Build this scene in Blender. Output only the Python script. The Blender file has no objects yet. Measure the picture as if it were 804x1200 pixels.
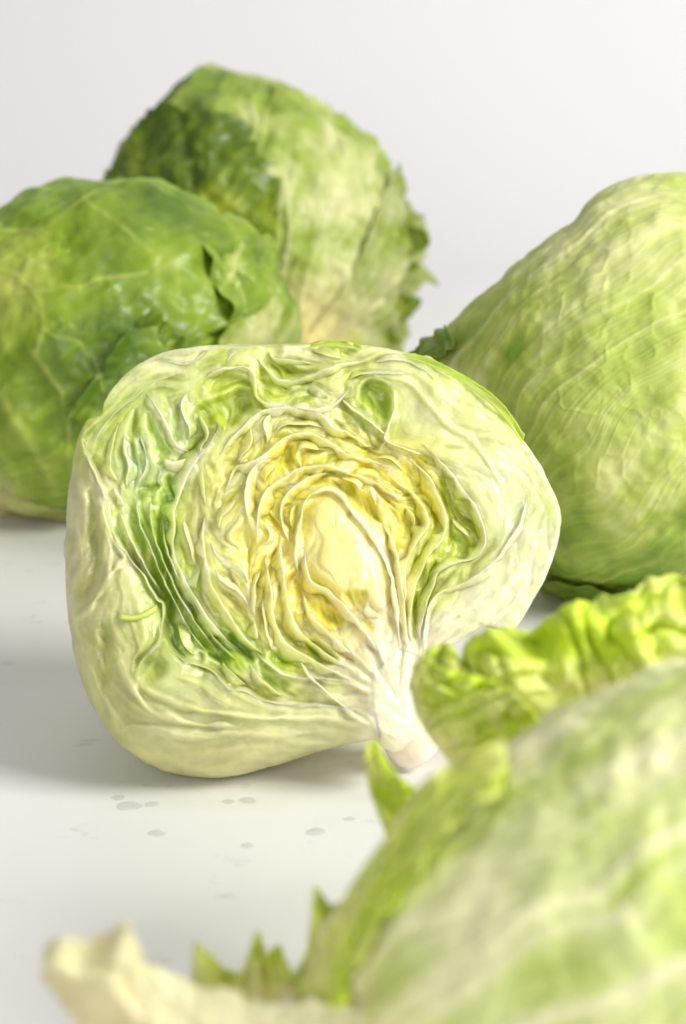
import bpy, math, random
import numpy as np
from mathutils import Vector

# ------------------------------------------------------------------ camera, world, lamps
scene = bpy.context.scene
COL = scene.collection
W, H = 804.0, 1200.0
FPX = 2520.0
CAM_H = 0.31
PITCH = math.radians(17.7)
cam_d = bpy.data.cameras.new('camera')
cam = bpy.data.objects.new('camera', cam_d)
COL.objects.link(cam)
scene.camera = cam
cam.location = (0, 0, CAM_H)
cam.rotation_euler = (math.radians(90) - PITCH, 0, 0)
cam_d.sensor_fit = 'HORIZONTAL'
cam_d.sensor_width = 24.0
cam_d.lens = FPX / W * 24.0
cam_d.clip_start = 0.01
cam_d.clip_end = 50
cam_d.dof.use_dof = True
cam_d.dof.focus_distance = 0.765
cam_d.dof.aperture_fstop = 8.5
cam_d.dof.aperture_blades = 9

world = bpy.data.worlds.new('World')
scene.world = world
world.use_nodes = True
world.node_tree.nodes['Background'].inputs[0].default_value = (0.95, 0.97, 1.0, 1)
world.node_tree.nodes['Background'].inputs[1].default_value = 0.16


def area(name, loc, target, size, power, col=(1, 1, 1), sy=None):
    l = bpy.data.lights.new(name, 'AREA')
    l.energy = power
    l.color = col
    l.shape = 'RECTANGLE'
    l.size = size
    l.size_y = sy or size
    o = bpy.data.objects.new(name, l)
    COL.objects.link(o)
    o.location = loc
    d = Vector(target) - Vector(loc)
    o.rotation_euler = d.to_track_quat('-Z', 'Y').to_euler()
    return o


area('key_softbox', (1.15, 0.32, 0.95), (0.0, 0.85, 0.05), 0.6, 25, (1.0, 0.985, 0.955))
area('front_softbox', (-0.2, -0.75, 0.62), (0.0, 0.85, 0.1), 0.7, 9, (1, 1, 1))
area('backdrop_softbox', (0.1, 1.0, 1.7), (0.0, 2.1, 0.75), 0.9, 5.5, (1, 0.985, 0.985))

scene.view_settings.view_transform = 'Standard'
scene.view_settings.look = 'None'
scene.view_settings.gamma = 1
scene.view_settings.exposure = 0.24
scene.cycles.use_denoising = True
scene.cycles.max_bounces = 10
scene.cycles.caustics_reflective = False
scene.cycles.caustics_refractive = False

rng = np.random.RandomState(11)
random.seed(5)
C3 = np.array([0, 0, CAM_H])
FW = np.array([0, math.cos(PITCH), -math.sin(PITCH)])
UP = np.array([0, math.sin(PITCH), math.cos(PITCH)])
RT = np.array([1.0, 0, 0])


# ------------------------------------------------------------------ maths helpers
def ray(px, py):
    px = np.asarray(px, float)[..., None]
    py = np.asarray(py, float)[..., None]
    return FW + RT * (px - W / 2) / FPX + UP * (H / 2 - py) / FPX


class Frame:
    """A thing's own axes: ex right, ey up, ez from the thing to the camera."""
    def __init__(s, cx, cy, D):
        r = ray(cx, cy)
        s.O = C3 + r * D
        s.ez = -r / np.linalg.norm(r)
        s.ex = np.cross([0, 0, 1.0], s.ez)
        s.ex /= np.linalg.norm(s.ex)
        s.ey = np.cross(s.ez, s.ex)

    def ab(s, px, py, z=0.0):
        r = ray(px, py)
        O = s.O + s.ez * np.asarray(z)[..., None] if np.ndim(z) else s.O + s.ez * z
        t = ((O - C3) @ s.ez if np.ndim(z) == 0 else np.sum((O - C3) * s.ez, -1)) / (r @ s.ez)
        P = C3 + r * np.asarray(t)[..., None] - s.O
        return P @ s.ex, P @ s.ey

    def pt(s, a, b, z):
        a, b, z = np.broadcast_arrays(a, b, z)
        return s.O + a[..., None] * s.ex + b[..., None] * s.ey + z[..., None] * s.ez


def _hash(ix, iy, iz, seed):
    h = (ix.astype(np.int64) * 374761393 + iy.astype(np.int64) * 668265263 + iz.astype(np.int64) * 2147483647 + seed * 974711) & 0xffffffff
    h = ((h ^ (h >> 13)) * 1274126177) & 0xffffffff
    h = h ^ (h >> 16)
    h = (h * 2246822519) & 0xffffffff
    h ^= h >> 15
    return (h & 0xffff) / 32767.5 - 1.0


def vnoise(x, y, z=0.0, seed=0):
    x, y, z = np.broadcast_arrays(np.asarray(x, float), np.asarray(y, float), np.asarray(z, float))
    xi, yi, zi = np.floor(x), np.floor(y), np.floor(z)
    fx, fy, fz = x - xi, y - yi, z - zi
    fx, fy, fz = [f * f * f * (f * (f * 6 - 15) + 10) for f in (fx, fy, fz)]
    r = 0
    for dx in (0, 1):
        wx = fx if dx else 1 - fx
        for dy in (0, 1):
            wy = fy if dy else 1 - fy
            for dz in (0, 1):
                wz = fz if dz else 1 - fz
                r = r + wx * wy * wz * _hash(xi + dx, yi + dy, zi + dz, seed)
    return r


def fbm(x, y, z=0.0, seed=0, octv=4, gain=0.5):
    r, a, k = 0, 1.0, 1.0
    for i in range(octv):
        r = r + a * vnoise(np.asarray(x) * k + 7.3 * i, np.asarray(y) * k - 3.1 * i, np.asarray(z) * k + 1.7 * i, seed + i * 17)
        a *= gain
        k *= 2.03
    return r


def sstep(a, b, x):
    t = np.clip((x - a) / (b - a), 0, 1)
    return t * t * (3 - 2 * t)


def lin(c, sat=1.12, yel=0.27):
    c = np.asarray(c, float) / 255.0
    c = np.where(c <= 0.04045, c / 12.92, ((c + 0.055) / 1.055) ** 2.4)
    c = c + np.stack([yel * (c[..., 1] - c[..., 0]).clip(0), 0 * c[..., 0], 0 * c[..., 0]], -1)
    l = (c * [0.3, 0.6, 0.1]).sum(-1, keepdims=True)
    r = l + (c - l) * sat
    return np.clip(np.maximum(r, [0.42, 0, 0.06] * c.max(-1, keepdims=True)), 0.004, 0.9) * [1.03, 0.98, 0.95]


def spline(pts, n=None, closed=False, step=3.0):
    p = np.array(pts, float)
    if closed:
        q = np.vstack([p[-1], p, p[0], p[1]])
    else:
        q = np.vstack([2 * p[0] - p[1], p, 2 * p[-1] - p[-2]])
    out = []
    for i in range(1, len(q) - 2):
        m = max(2, int(np.linalg.norm((q[i + 1] - q[i])[:2]) / step))
        t = np.linspace(0, 1, m, endpoint=False)[:, None]
        a, b, c, d = q[i - 1], q[i], q[i + 1], q[i + 2]
        out.append(0.5 * ((2 * b) + (c - a) * t + (2 * a - 5 * b + 4 * c - d) * t ** 2 + (3 * b - a - 3 * c + d) * t ** 3))
    if not closed:
        out.append(p[-1:])
    r = np.vstack(out)
    if n:
        if closed:
            r = np.vstack([r, r[:1]])
        L = np.r_[0, np.cumsum(np.linalg.norm(np.diff(r[:, :2], axis=0), axis=1))]
        s = np.linspace(0, L[-1], n, endpoint=not closed)
        r = np.stack([np.interp(s, L, r[:, k]) for k in range(r.shape[1])], 1)
    return r


# ------------------------------------------------------------------ object helpers
def mesh_obj(name, V, F, mat, col=None, parent=None, origin=None, smooth=True, face=None):
    """V (n,3) world coordinates, F (m,4) or (m,3) index array -> ONE mesh object."""
    V = np.asarray(V, float)
    if origin is None:
        origin = np.array(parent.location) if parent is not None else np.zeros(3)
    me = bpy.data.meshes.new(name)
    F = np.asarray(F, np.int32)
    k = F.shape[1]
    if face is not None:
        nn_ = np.cross(V[F[:, 1]] - V[F[:, 0]], V[F[:, 2]] - V[F[:, 0]])
        ref = (V[F].mean(1) - V.mean(0)) if isinstance(face, str) else np.asarray(face)
        if (nn_ * ref).sum() < 0:
            F = np.ascontiguousarray(F[:, ::-1])
    me.vertices.add(len(V))
    me.vertices.foreach_set('co', (V - origin).astype(np.float32).ravel())
    me.loops.add(F.size)
    me.loops.foreach_set('vertex_index', F.ravel())
    me.polygons.add(len(F))
    me.polygons.foreach_set('loop_start', np.arange(0, F.size, k, dtype=np.int32))
    me.update(calc_edges=True)
    if smooth:
        me.polygons.foreach_set('use_smooth', np.ones(len(F), bool))
    if col is not None:
        at = me.color_attributes.new('Col', 'FLOAT_COLOR', 'POINT')
        c4 = np.ones((len(V), 4), np.float32)
        c4[:, :3] = np.clip(col, 0, 1)
        at.data.foreach_set('color', c4.ravel())
    me.materials.append(mat)
    me.validate()
    o = bpy.data.objects.new(name, me)
    COL.objects.link(o)
    if parent is not None:
        o.parent = parent
    else:
        o.location = origin
    return o


def root(name, loc, label, cat, group=None):
    o = bpy.data.objects.new(name, None)
    COL.objects.link(o)
    o.location = loc
    o.empty_display_size = 0.02
    o['label'] = label
    o['category'] = cat
    if group:
        o['group'] = group
    return o


def grid_faces(nu, nv, wrap_u=False):
    iu = np.arange(nu if wrap_u else nu - 1)
    iv = np.arange(nv - 1)
    U, V = np.meshgrid(iu, iv, indexing='ij')
    U2 = (U + 1) % nu
    return np.stack([U * nv + V, U2 * nv + V, U2 * nv + V + 1, U * nv + V + 1], -1).reshape(-1, 4)


# ------------------------------------------------------------------ materials
def leaf_material(name, rough=0.36, transl=0.22, sss=0.25, bump=0.25, wet=0.12, fine=700.0, depth=0.0025):
    m = bpy.data.materials.new(name)
    m.use_nodes = True
    nt = m.node_tree
    N, L = nt.nodes, nt.links
    N.clear()
    out = N.new('ShaderNodeOutputMaterial')
    pb = N.new('ShaderNodeBsdfPrincipled')
    at = N.new('ShaderNodeAttribute')
    at.attribute_name = 'Col'
    tc = N.new('ShaderNodeTexCoord')
    n1 = N.new('ShaderNodeTexNoise')
    n1.inputs['Scale'].default_value = 130
    n1.inputs['Detail'].default_value = 6
    L.new(tc.outputs['Object'], n1.inputs['Vector'])
    mr = N.new('ShaderNodeMapRange')
    mr.inputs[1].default_value = 0.3
    mr.inputs[2].default_value = 0.7
    mr.inputs[3].default_value = 0.9
    mr.inputs[4].default_value = 1.08
    L.new(n1.outputs[0], mr.inputs[0])
    vm = N.new('ShaderNodeVectorMath')
    vm.operation = 'SCALE'
    L.new(at.outputs['Color'], vm.inputs[0])
    L.new(mr.outputs[0], vm.inputs['Scale'])
    L.new(vm.outputs[0], pb.inputs['Base Color'])
    n2 = N.new('ShaderNodeTexNoise')
    n2.inputs['Scale'].default_value = fine
    n2.inputs['Detail'].default_value = 4
    L.new(tc.outputs['Object'], n2.inputs['Vector'])
    vo = N.new('ShaderNodeTexVoronoi')
    vo.inputs['Scale'].default_value = fine * 0.45
    L.new(tc.outputs['Object'], vo.inputs['Vector'])
    ad = N.new('ShaderNodeMath')
    ad.operation = 'ADD'
    L.new(n2.outputs[0], ad.inputs[0])
    L.new(vo.outputs['Distance'], ad.inputs[1])
    bp = N.new('ShaderNodeBump')
    bp.inputs['Strength'].default_value = bump
    bp.inputs['Distance'].default_value = 0.0007
    L.new(ad.outputs[0], bp.inputs['Height'])
    L.new(bp.outputs[0], pb.inputs['Normal'])
    n3 = N.new('ShaderNodeTexNoise')
    n3.inputs['Scale'].default_value = 60
    n3.inputs['Detail'].default_value = 3
    L.new(tc.outputs['Object'], n3.inputs['Vector'])
    mr2 = N.new('ShaderNodeMapRange')
    mr2.inputs[1].default_value = 0.35
    mr2.inputs[2].default_value = 0.65
    mr2.inputs[3].default_value = rough - 0.08
    mr2.inputs[4].default_value = rough + 0.14
    L.new(n3.outputs[0], mr2.inputs[0])
    L.new(mr2.outputs[0], pb.inputs['Roughness'])
    pb.inputs['Subsurface Weight'].default_value = sss
    pb.inputs['Subsurface Radius'].default_value = (1.0, 1.0, 0.6)
    pb.inputs['Subsurface Scale'].default_value = depth
    pb.inputs['Coat Weight'].default_value = wet
    pb.inputs['Coat Roughness'].default_value = 0.18
    L.new(bp.outputs[0], pb.inputs['Coat Normal'])
    if transl > 0:
        tr = N.new('ShaderNodeBsdfTranslucent')
        L.new(vm.outputs[0], tr.inputs[0])
        mx = N.new('ShaderNodeMixShader')
        mx.inputs[0].default_value = transl
        L.new(pb.outputs[0], mx.inputs[1])
        L.new(tr.outputs[0], mx.inputs[2])
        L.new(mx.outputs[0], out.inputs[0])
    else:
        L.new(pb.outputs[0], out.inputs[0])
    return m


M_CUT = leaf_material('cut_lettuce_tissue', rough=0.42, transl=0.0, sss=0.9, bump=0.3, wet=0.22, fine=600, depth=0.0055)
M_RIB = leaf_material('cut_leaf_edge', rough=0.42, transl=0.0, sss=0.7, bump=0.3, wet=0.2, fine=600, depth=0.0055)
M_HEAD = leaf_material('head_leaf', rough=0.56, transl=0.0, sss=0.15, bump=0.12, wet=0.04, fine=420)
M_LEAF = leaf_material('loose_leaf', rough=0.46, transl=0.25, sss=0.0, bump=0.15, wet=0.15, fine=420)


def table_material():
    m = bpy.data.materials.new('white_painted_board')
    m.use_nodes = True
    nt = m.node_tree
    N, L = nt.nodes, nt.links
    pb = N['Principled BSDF']
    tc = N.new('ShaderNodeTexCoord')
    mp = N.new('ShaderNodeMapping')
    mp.inputs['Scale'].default_value = (26, 36, 20)
    L.new(tc.outputs['Object'], mp.inputs[0])
    n = N.new('ShaderNodeTexNoise')
    n.inputs['Scale'].default_value = 1.6
    n.inputs['Detail'].default_value = 5
    n.inputs['Roughness'].default_value = 0.6
    L.new(mp.outputs[0], n.inputs['Vector'])
    cr = N.new('ShaderNodeValToRGB')
    cr.color_ramp.elements[0].position = 0.30
    cr.color_ramp.elements[0].color = (0.62, 0.62, 0.61, 1)
    cr.color_ramp.elements[1].position = 0.37
    cr.color_ramp.elements[1].color = (0.75, 0.745, 0.715, 1)
    L.new(n.outputs[0], cr.inputs[0])
    L.new(cr.outputs[0], pb.inputs['Base Color'])
    pb.inputs['Roughness'].default_value = 0.42
    n2 = N.new('ShaderNodeTexNoise')
    n2.inputs['Scale'].default_value = 90
    n2.inputs['Detail'].default_value = 4
    L.new(tc.outputs['Object'], n2.inputs['Vector'])
    bp = N.new('ShaderNodeBump')
    bp.inputs['Strength'].default_value = 0.12
    bp.inputs['Distance'].default_value = 0.001
    L.new(n2.outputs[0], bp.inputs['Height'])
    L.new(bp.outputs[0], pb.inputs['Normal'])
    return m


def paper_material():
    m = bpy.data.materials.new('white_backdrop_paper')
    m.use_nodes = True
    N, L = m.node_tree.nodes, m.node_tree.links
    pb = N['Principled BSDF']
    pb.inputs['Base Color'].default_value = (0.77, 0.755, 0.76, 1)
    pb.inputs['Roughness'].default_value = 0.85
    n = N.new('ShaderNodeTexNoise')
    n.inputs['Scale'].default_value = 300
    bp = N.new('ShaderNodeBump')
    bp.inputs['Strength'].default_value = 0.05
    L.new(n.outputs[0], bp.inputs['Height'])
    L.new(bp.outputs[0], pb.inputs['Normal'])
    return m


# ------------------------------------------------------------------ the setting
def setting():
    nx, ny = 9, 9
    xs = np.linspace(-1.6, 1.6, nx)
    ys = np.linspace(-0.6, 1.45, ny)
    X, Y = np.meshgrid(xs, ys, indexing='ij')
    V = np.stack([X, Y, 0 * X], -1).reshape(-1, 3)
    t = mesh_obj('table', V, grid_faces(nx, ny), table_material(), smooth=False, face=(0, 0, 1))
    t['kind'] = 'structure'
    prof = [(1.45, 0.0)]
    R = 0.35
    for a in np.linspace(0, math.pi / 2, 28):
        prof.append((1.55 + R * math.sin(a), R - R * math.cos(a)))
    prof.append((1.55 + R, 3.0))
    prof = np.array(prof)
    X = np.linspace(-2.2, 2.2, 5)
    V = np.array([[x, p[0], p[1]] for x in X for p in prof])
    b = mesh_obj('backdrop', V, grid_faces(5, len(prof)), paper_material(), face=(0, -1, .3))
    b['kind'] = 'structure'


setting()


# ------------------------------------------------------------------ whole lettuce heads
class Head:
    """A closed head of lettuce. Outline given as it is seen, real depth behind and in front of it."""
    def __init__(s, name, outline, cx, cy, label, depth_ratio=0.95, settle=0.005, zoff=0.0, Dguess=(0.35, 2.5), group=None):
        s.cx, s.cy = cx, cy
        s.outline = spline(outline, 200, closed=True)
        lo, hi = Dguess
        for _ in range(30):
            D = 0.5 * (lo + hi)
            s.setup(D, depth_ratio)
            th = np.linspace(0, 2 * np.pi, 120)
            ph = np.linspace(0, np.pi, 60)
            T, Pp = np.meshgrid(th, ph)
            P = s.surface(np.cos(T) * np.sin(Pp), np.sin(T) * np.sin(Pp), np.cos(Pp))
            if P[..., 2].min() < -settle:
                hi = D
            else:
                lo = D
        s.D = D
        i = np.unravel_index(np.argmin(P[..., 2]), P[..., 2].shape)
        base = P[i].copy()
        base[2] = 0
        s.root = root(name, tuple(base), label, 'lettuce', group)

    def setup(s, D, dr):
        s.fr = Frame(s.cx, s.cy, D)
        a, b = s.fr.ab(s.outline[:, 0], s.outline[:, 1])
        th = np.arctan2(b, a)
        r = np.hypot(a, b)
        o = np.argsort(th)
        s.th = np.r_[th[o] - 2 * np.pi, th[o], th[o] + 2 * np.pi]
        s.r = np.r_[r[o], r[o], r[o]]
        s.Rd = np.mean(r) * dr
        tt = np.linspace(-np.pi, np.pi, 720, endpoint=False)
        f = np.fft.rfft(s.R(tt))
        f[3:] = 0
        s.tt, s.sm = np.r_[tt, np.pi], np.fft.irfft(f, 720)
        s.sm = np.r_[s.sm, s.sm[0]]

    def Rr(s, th, rho):
        # the outline's bumps fade towards the middle of the head
        w = np.clip(rho, 0, 1) ** 3
        return np.interp(th, s.tt, s.sm) * (1 - w) + s.R(th) * w

    def R(s, th):
        return np.interp(th, s.th, s.r)

    def surface(s, x, y, z, off=0.0):
        th = np.arctan2(y, x)
        k = s.Rr(th, np.hypot(x, y))
        return s.fr.pt(x * k * (1 + off), y * k * (1 + off), z * s.Rd * (1 + off))

    def unit(s, px, py):
        """unit-sphere direction whose surface point is seen at this place of the outline's plane"""
        a, b = s.fr.ab(px, py)
        th = np.arctan2(b, a)
        rho = np.hypot(a, b) / s.R(th)
        for _ in range(3):
            rho = np.hypot(a, b) / s.Rr(th, rho)
        z = np.sqrt(np.clip(1 - rho ** 2, 0.0, 1))
        over = np.maximum(rho, 1e-6)
        sc = np.where(rho > 1, rho, 1.0)
        return np.cos(th) * rho, np.sin(th) * rho, z


def streaks(x, y, z, pole, freq, along, seed, warp=0.25, st_tw=0.25):
    """Vein streaks that fan out from the stem end `pole` (unit vector)."""
    p = np.array(pole, float)
    p /= np.linalg.norm(p)
    q = np.cross(p, [0.3, 0.9, 0.2])
    q /= np.linalg.norm(q)
    r = np.cross(p, q)
    c = x * p[0] + y * p[1] + z * p[2]
    u = x * q[0] + y * q[1] + z * q[2]
    v = x * r[0] + y * r[1] + z * r[2]
    al = np.arccos(np.clip(c, -1, 1))
    ln = np.sqrt(u * u + v * v) + 1e-6
    wn = warp * fbm(x * 2.2, y * 2.2, z * 2.2, seed + 5, 2)
    ps = np.arctan2(v, u) + wn * 0.3 + st_tw * al
    cu, cv = np.cos(ps), np.sin(ps)
    n1 = vnoise(cu * freq, cv * freq, al * along * .35, seed)
    n2 = vnoise(cu * freq * 2.3, cv * freq * 2.3, al * along * .5, seed + 1)
    n3 = vnoise(cu * freq * 5.1, cv * freq * 5.1, al * along, seed + 2)
    veins = (1 - np.abs(n1) * 2.4).clip(0) ** 2 + 0.7 * (1 - np.abs(n2) * 2.2).clip(0) ** 2 * sstep(0.15, 0.7, al)
    fine = (1 - np.abs(n3) * 2.0).clip(0) ** 1.5
    return al, veins, fine


def net(x, y, z, k, seed):
    """net of side veins (ridged noise)"""
    n = vnoise(x * k, y * k, z * k, seed) + 0.35 * vnoise(x * k * 2.1, y * k * 2.1, z * k * 2.1, seed + 3)
    return (1 - np.abs(n) * 3.2).clip(0)


def head_shade(x, y, z, st, seed):
    c, h = head_shade0(x, y, z, st, seed)
    for (pts, wd, pale, hgt) in st.get('lines', []):
        best = np.full(x.shape, 9.0)
        wx = x + .012 * fbm(x * 9, y * 9, z * 9, 61, 2)
        wy = y + .012 * fbm(x * 9, y * 9, z * 9, 62, 2)
        for i in range(len(pts) - 1):
            p, q = np.array(pts[i]), np.array(pts[i + 1])
            e = q - p
            t = np.clip(((wx - p[0]) * e[0] + (wy - p[1]) * e[1] + (z - p[2]) * e[2]) / (e @ e), 0, 1)
            best = np.minimum(best, np.sqrt((wx - p[0] - t * e[0]) ** 2 + (wy - p[1] - t * e[1]) ** 2 + (z - p[2] - t * e[2]) ** 2))
        m = np.exp(-(best / wd) ** 1.6)
        c = c * (1 - (m * pale)[..., None]) + lin(st['pale']) * (m * pale)[..., None]
        h = h + hgt * m
    return c, h


def head_shade0(x, y, z, st, seed):
    al, veins, fine = streaks(x, y, z, st['pole'], st.get('freq', 5), st.get('along', 1.2), seed, st.get('warp', .25), st.get('twist', .25))
    nt1 = net(x, y, z, st.get('netk', 4.5), seed + 40) 
    nt2 = net(x, y, z, st.get('netk', 4.5) * 2.4, seed + 60)
    bl = fbm(x * 2.6, y * 2.6, z * 2.6, seed + 9, 4, 0.55)
    g = st['green'] + st.get('blotch', 0.35) * bl + st.get('tip', 0.0) * sstep(0.4, 2.0, al)
    for (u, rad, amt) in st.get('spots', []):
        d2 = (x - u[0]) ** 2 + (y - u[1]) ** 2 + (z - u[2]) ** 2
        g = g + amt * np.exp(-d2 / rad ** 2 * (1 + 0.6 * fbm(x * 9, y * 9, z * 9, seed + 77, 2)))
    g = g - st.get('vein', 0.3) * veins - st.get('netc', 0.12) * nt1 - st.get('fine', .1) * fine
    g = np.clip(g, 0, 1)[..., None]
    pale, mid, dark = lin(st['pale']), lin(st['mid']), lin(st['dark'])
    c = np.where(g < 0.5, pale + (mid - pale) * g * 2, mid + (dark - mid) * (g * 2 - 1))
    # stem end is creamy
    cs = (1 - sstep(st.get('s0', 0.25), st.get('s1', 0.7), al))[..., None]
    c = c * (1 - cs) + lin(st.get('stem', (222, 215, 165))) * cs
    h = st.get('hv', 0.0016) * veins + st.get('hn', 0.0006) * nt1 + 0.0003 * nt2 + st.get('hf', 0.0004) * fine
    h = h + st.get('puff', 0.002) * fbm(x * 5, y * 5, z * 5, seed + 21, 3)
    cr = st.get('crinkle', [])
    for (u, rad, amt) in cr:
        d2 = (x - u[0]) ** 2 + (y - u[1]) ** 2 + (z - u[2]) ** 2
        w = np.exp(-d2 / rad ** 2)
        h = h + amt * w * (1 - np.abs(fbm(x * 8, y * 8, z * 8, seed + 31, 2)) * 2)
    return c, h


def head_body(hd, st, seed, nu=440, nv=300, name='outer_leaf'):
    th = np.linspace(0, 2 * np.pi, nu, endpoint=False)
    # denser towards the outline
    tv = np.linspace(0.0, 1, nv)
    ph = np.pi * (0.6 * tv + 0.4 * tv ** 3)
    T, P = np.meshgrid(th, ph, indexing='ij')
    x, y, z = np.cos(T) * np.sin(P), np.sin(T) * np.sin(P), np.cos(P)
    c, h = head_shade(x, y, z, st, seed)
    h = h - st.get('lift', 0.0)
    Pt = hd.surface(x, y, z, h / hd.Rd)
    Pt = Pt.reshape(-1, 3)
    zz = Pt[:, 2]
    Pt[:, 2] = np.where(zz < 0.004, 0.0006 + 0.0034 * np.exp((np.minimum(zz, 0.004) - 0.004) / 0.0034), zz)
    return mesh_obj(name, Pt, grid_faces(nu, nv, True), M_HEAD, c.reshape(-1, 3), hd.root, face='out')


def loft(A, B, nu, nv):
    """A, B lists of (px, py, z_m) polylines -> grid of px, py, z"""
    a = spline(A, nu, step=2.0)
    b = spline(B, nu, step=2.0)
    t = np.linspace(0, 1, nv)[None, :, None]
    G = a[:, None, :] * (1 - t) + b[:, None, :] * t
    return G, np.linspace(0, 1, nu)[:, None] + 0 * t[..., 0], t[..., 0] + np.zeros((nu, 1))


def head_patch(hd, st, A, B, seed, lift=0.003, nu=150, nv=110, ruffle=(0, 0, 0, 0), rw=0.12, freq=9, edge_jag=0.0, name='leaf',
               mat=None, curl=0.0, thick=0.0009, tipc=None):
    """A leaf lying over the head between two seen edges A and B (px). It hugs the head's own surface, lifts at its edges."""
    A = [(p[0], p[1], 0) for p in A]
    B = [(p[0], p[1], 0) for p in B]
    G, S, T = loft(A, B, nu, nv)
    px, py = G[..., 0], G[..., 1]
    if edge_jag:
        ex = (G[:, -1:] - G[:, :1])
        j = edge_jag * (fbm(S * 14, T * 0 + 3.3, 0, seed + 3, 4, 0.6))
        px = px + ex[..., 0] * j * T ** 3
        py = py + ex[..., 1] * j * T ** 3
    a, b = hd.fr.ab(px, py)
    th = np.arctan2(b, a)
    rho = np.hypot(a, b) / hd.R(th)
    for _ in range(3):
        rho = np.hypot(a, b) / hd.Rr(th, rho)
    rc = np.minimum(rho, 0.992)
    z = np.sqrt(1 - rc ** 2)
    x, y = np.cos(th) * rc, np.sin(th) * rc
    c, h = head_shade(x, y, z, st, seed)
    # edges: s=0, s=1, t=0, t=1
    dist = [S, 1 - S, T, 1 - T]
    ruf = 0
    near = 0
    for k in range(4):
        w = np.exp(-(dist[k] / rw) ** 1.3)
        along_ = T if k < 2 else S
        ruf = ruf + ruffle[k] * w * (np.sin(along_ * freq * 6.28 + 2.2 * fbm(along_ * 4, 0.3, 0, seed + k, 2)) * 0.6
                                     + 0.5 * fbm(along_ * freq * 1.4, dist[k] * 3, 0, seed + 5 + k, 3) + 0.55)
        near = np.maximum(near, w * (1.0 if ruffle[k] else 0.0))
    off = (lift + h + ruf + curl * near) / hd.Rd
    k = hd.Rr(th, rho)
    ext = np.maximum(rho - 0.992, 0)
    P = hd.fr.pt(np.cos(th) * (rc + ext) * k * (1 + off), np.sin(th) * (rc + ext) * k * (1 + off), z * hd.Rd * (1 + off))
    if tipc is not None:
        c = c * (1 - 0.7 * near[..., None]) + lin(tipc) * 0.7 * near[..., None]
    return sheet(name, P, c, mat or M_LEAF, hd.root, thick)


def sheet(name, P, c, mat, parent, thick=0.0009):
    """A grid of points given real thickness: front, back and the rim between them."""
    nu, nv = P.shape[:2]
    du = np.gradient(P, axis=0)
    dv = np.gradient(P, axis=1)
    n = np.cross(du, dv)
    n /= np.linalg.norm(n, axis=-1, keepdims=True) + 1e-12
    Q = P - n * thick * 0.5
    P = P + n * thick * 0.5
    V = np.vstack([P.reshape(-1, 3), Q.reshape(-1, 3)])
    V[:, 2] = np.maximum(V[:, 2], 0.0006)
    F = grid_faces(nu, nv)
    N0 = nu * nv
    ring = np.r_[np.arange(nu) * nv, (nu - 1) * nv + np.arange(1, nv), (np.arange(nu - 2, -1, -1)) * nv + nv - 1, np.arange(nv - 2, 0, -1)]
    r2 = np.roll(ring, -1)
    Fr = np.stack([ring, r2, r2 + N0, ring + N0], 1)
    F = np.vstack([F, F[:, ::-1] + N0, Fr[:, ::-1]])
    c = c.reshape(-1, 3)
    return mesh_obj(name, V, F, mat, np.vstack([c, c]), parent)


def free_leaf(name, A, B, D0, seed, parent, pale, green, scal=0.0, nsc=8.0, nu=160, nv=70, amp=0.004, freq=7, tgreen=(0.2, 0.9), jag=0.05, side='both',
              rib=0.0, thick=0.0009, crinkle=0.0012, veink=16, bow=0.0, mat=None, rt=0.5):
    """A leaf that stands free; A and B are its edges as (px, py, metres towards the camera from depth D0)."""
    G, S, T = loft(A, B, nu, nv)
    jg = jag * fbm(S * 16, 0 * S + 1.3, 0, seed, 4, 0.6) * T ** 2
    ex = G[:, -1:] - G[:, :1]
    G = G + ex * jg[..., None]
    r = ray(G[..., 0], G[..., 1])
    nrm = -r / np.linalg.norm(r, axis=-1, keepdims=True)
    P = C3 + r * (D0 - G[..., 2])[..., None]
    wt = T ** 1.5 if side == 'B' else np.abs(2 * T - 1) ** 1.5
    wave = np.sin(S * freq * 6.28 + 2.5 * fbm(S * 3, T, 0, seed + 4, 2)) + 0.7 * fbm(S * freq * 1.7, T * 3, 0, seed + 6, 3)
    dz = amp * wt * wave + crinkle * (1 - 2 * np.abs(fbm(S * veink, T * veink * 0.6, 0, seed + 8, 3)))
    if scal:
        q = np.abs(np.sin(np.pi * (S * nsc + 1.1 * fbm(S * 5, T * 1.5, 0, seed + 9, 3) - 0.35 * T)))
        dz = dz + scal * (q ** 0.6 - 0.6) * (0.25 + 0.75 * T)
    dz = dz + bow * (1 - (2 * T - 1) ** 2)
    dz = dz + rib * np.exp(-((T - rt) / 0.1) ** 2)
    P = P + nrm * dz[..., None]
    vein = (1 - np.abs(vnoise(S * veink + T * 5, T * 2.0, 0, seed + 12)) * 2.6).clip(0)
    bl = fbm(S * 6, T * 4, 0, seed + 15, 3)
    g = np.clip(sstep(tgreen[0], tgreen[1], T) + 0.35 * bl - 0.35 * vein, 0, 1)[..., None]
    c = lin(pale) * (1 - g) + lin(green) * g
    return sheet(name, P, c, mat or M_LEAF, parent, thick)

# ------------------------------------------------------------------ the cut half
OUT = [(76,640),(80,580),(88,530),(96,503),(103,491),(117,486),(124,468),(140,445),(165,425),(195,412),(240,405),(280,403),(330,403),(380,402),(420,404),
       (460,409),(490,417),(515,430),(540,444),(570,464),(594,488),(615,518),(635,548),(650,578),(657,605),(655,635),(645,665),(627,700),
       (608,732),(592,742),(572,733),(550,744),(530,757),(508,768),(494,780),(488,800),(487,830),(487,858),(478,872),(466,881),(450,877),(438,868),(420,870),
       (399,874),(360,885),(315,900),(280,909),(240,912),(195,905),(160,888),(130,860),(105,820),(88,770),(79,720),(76,680)]
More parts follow.
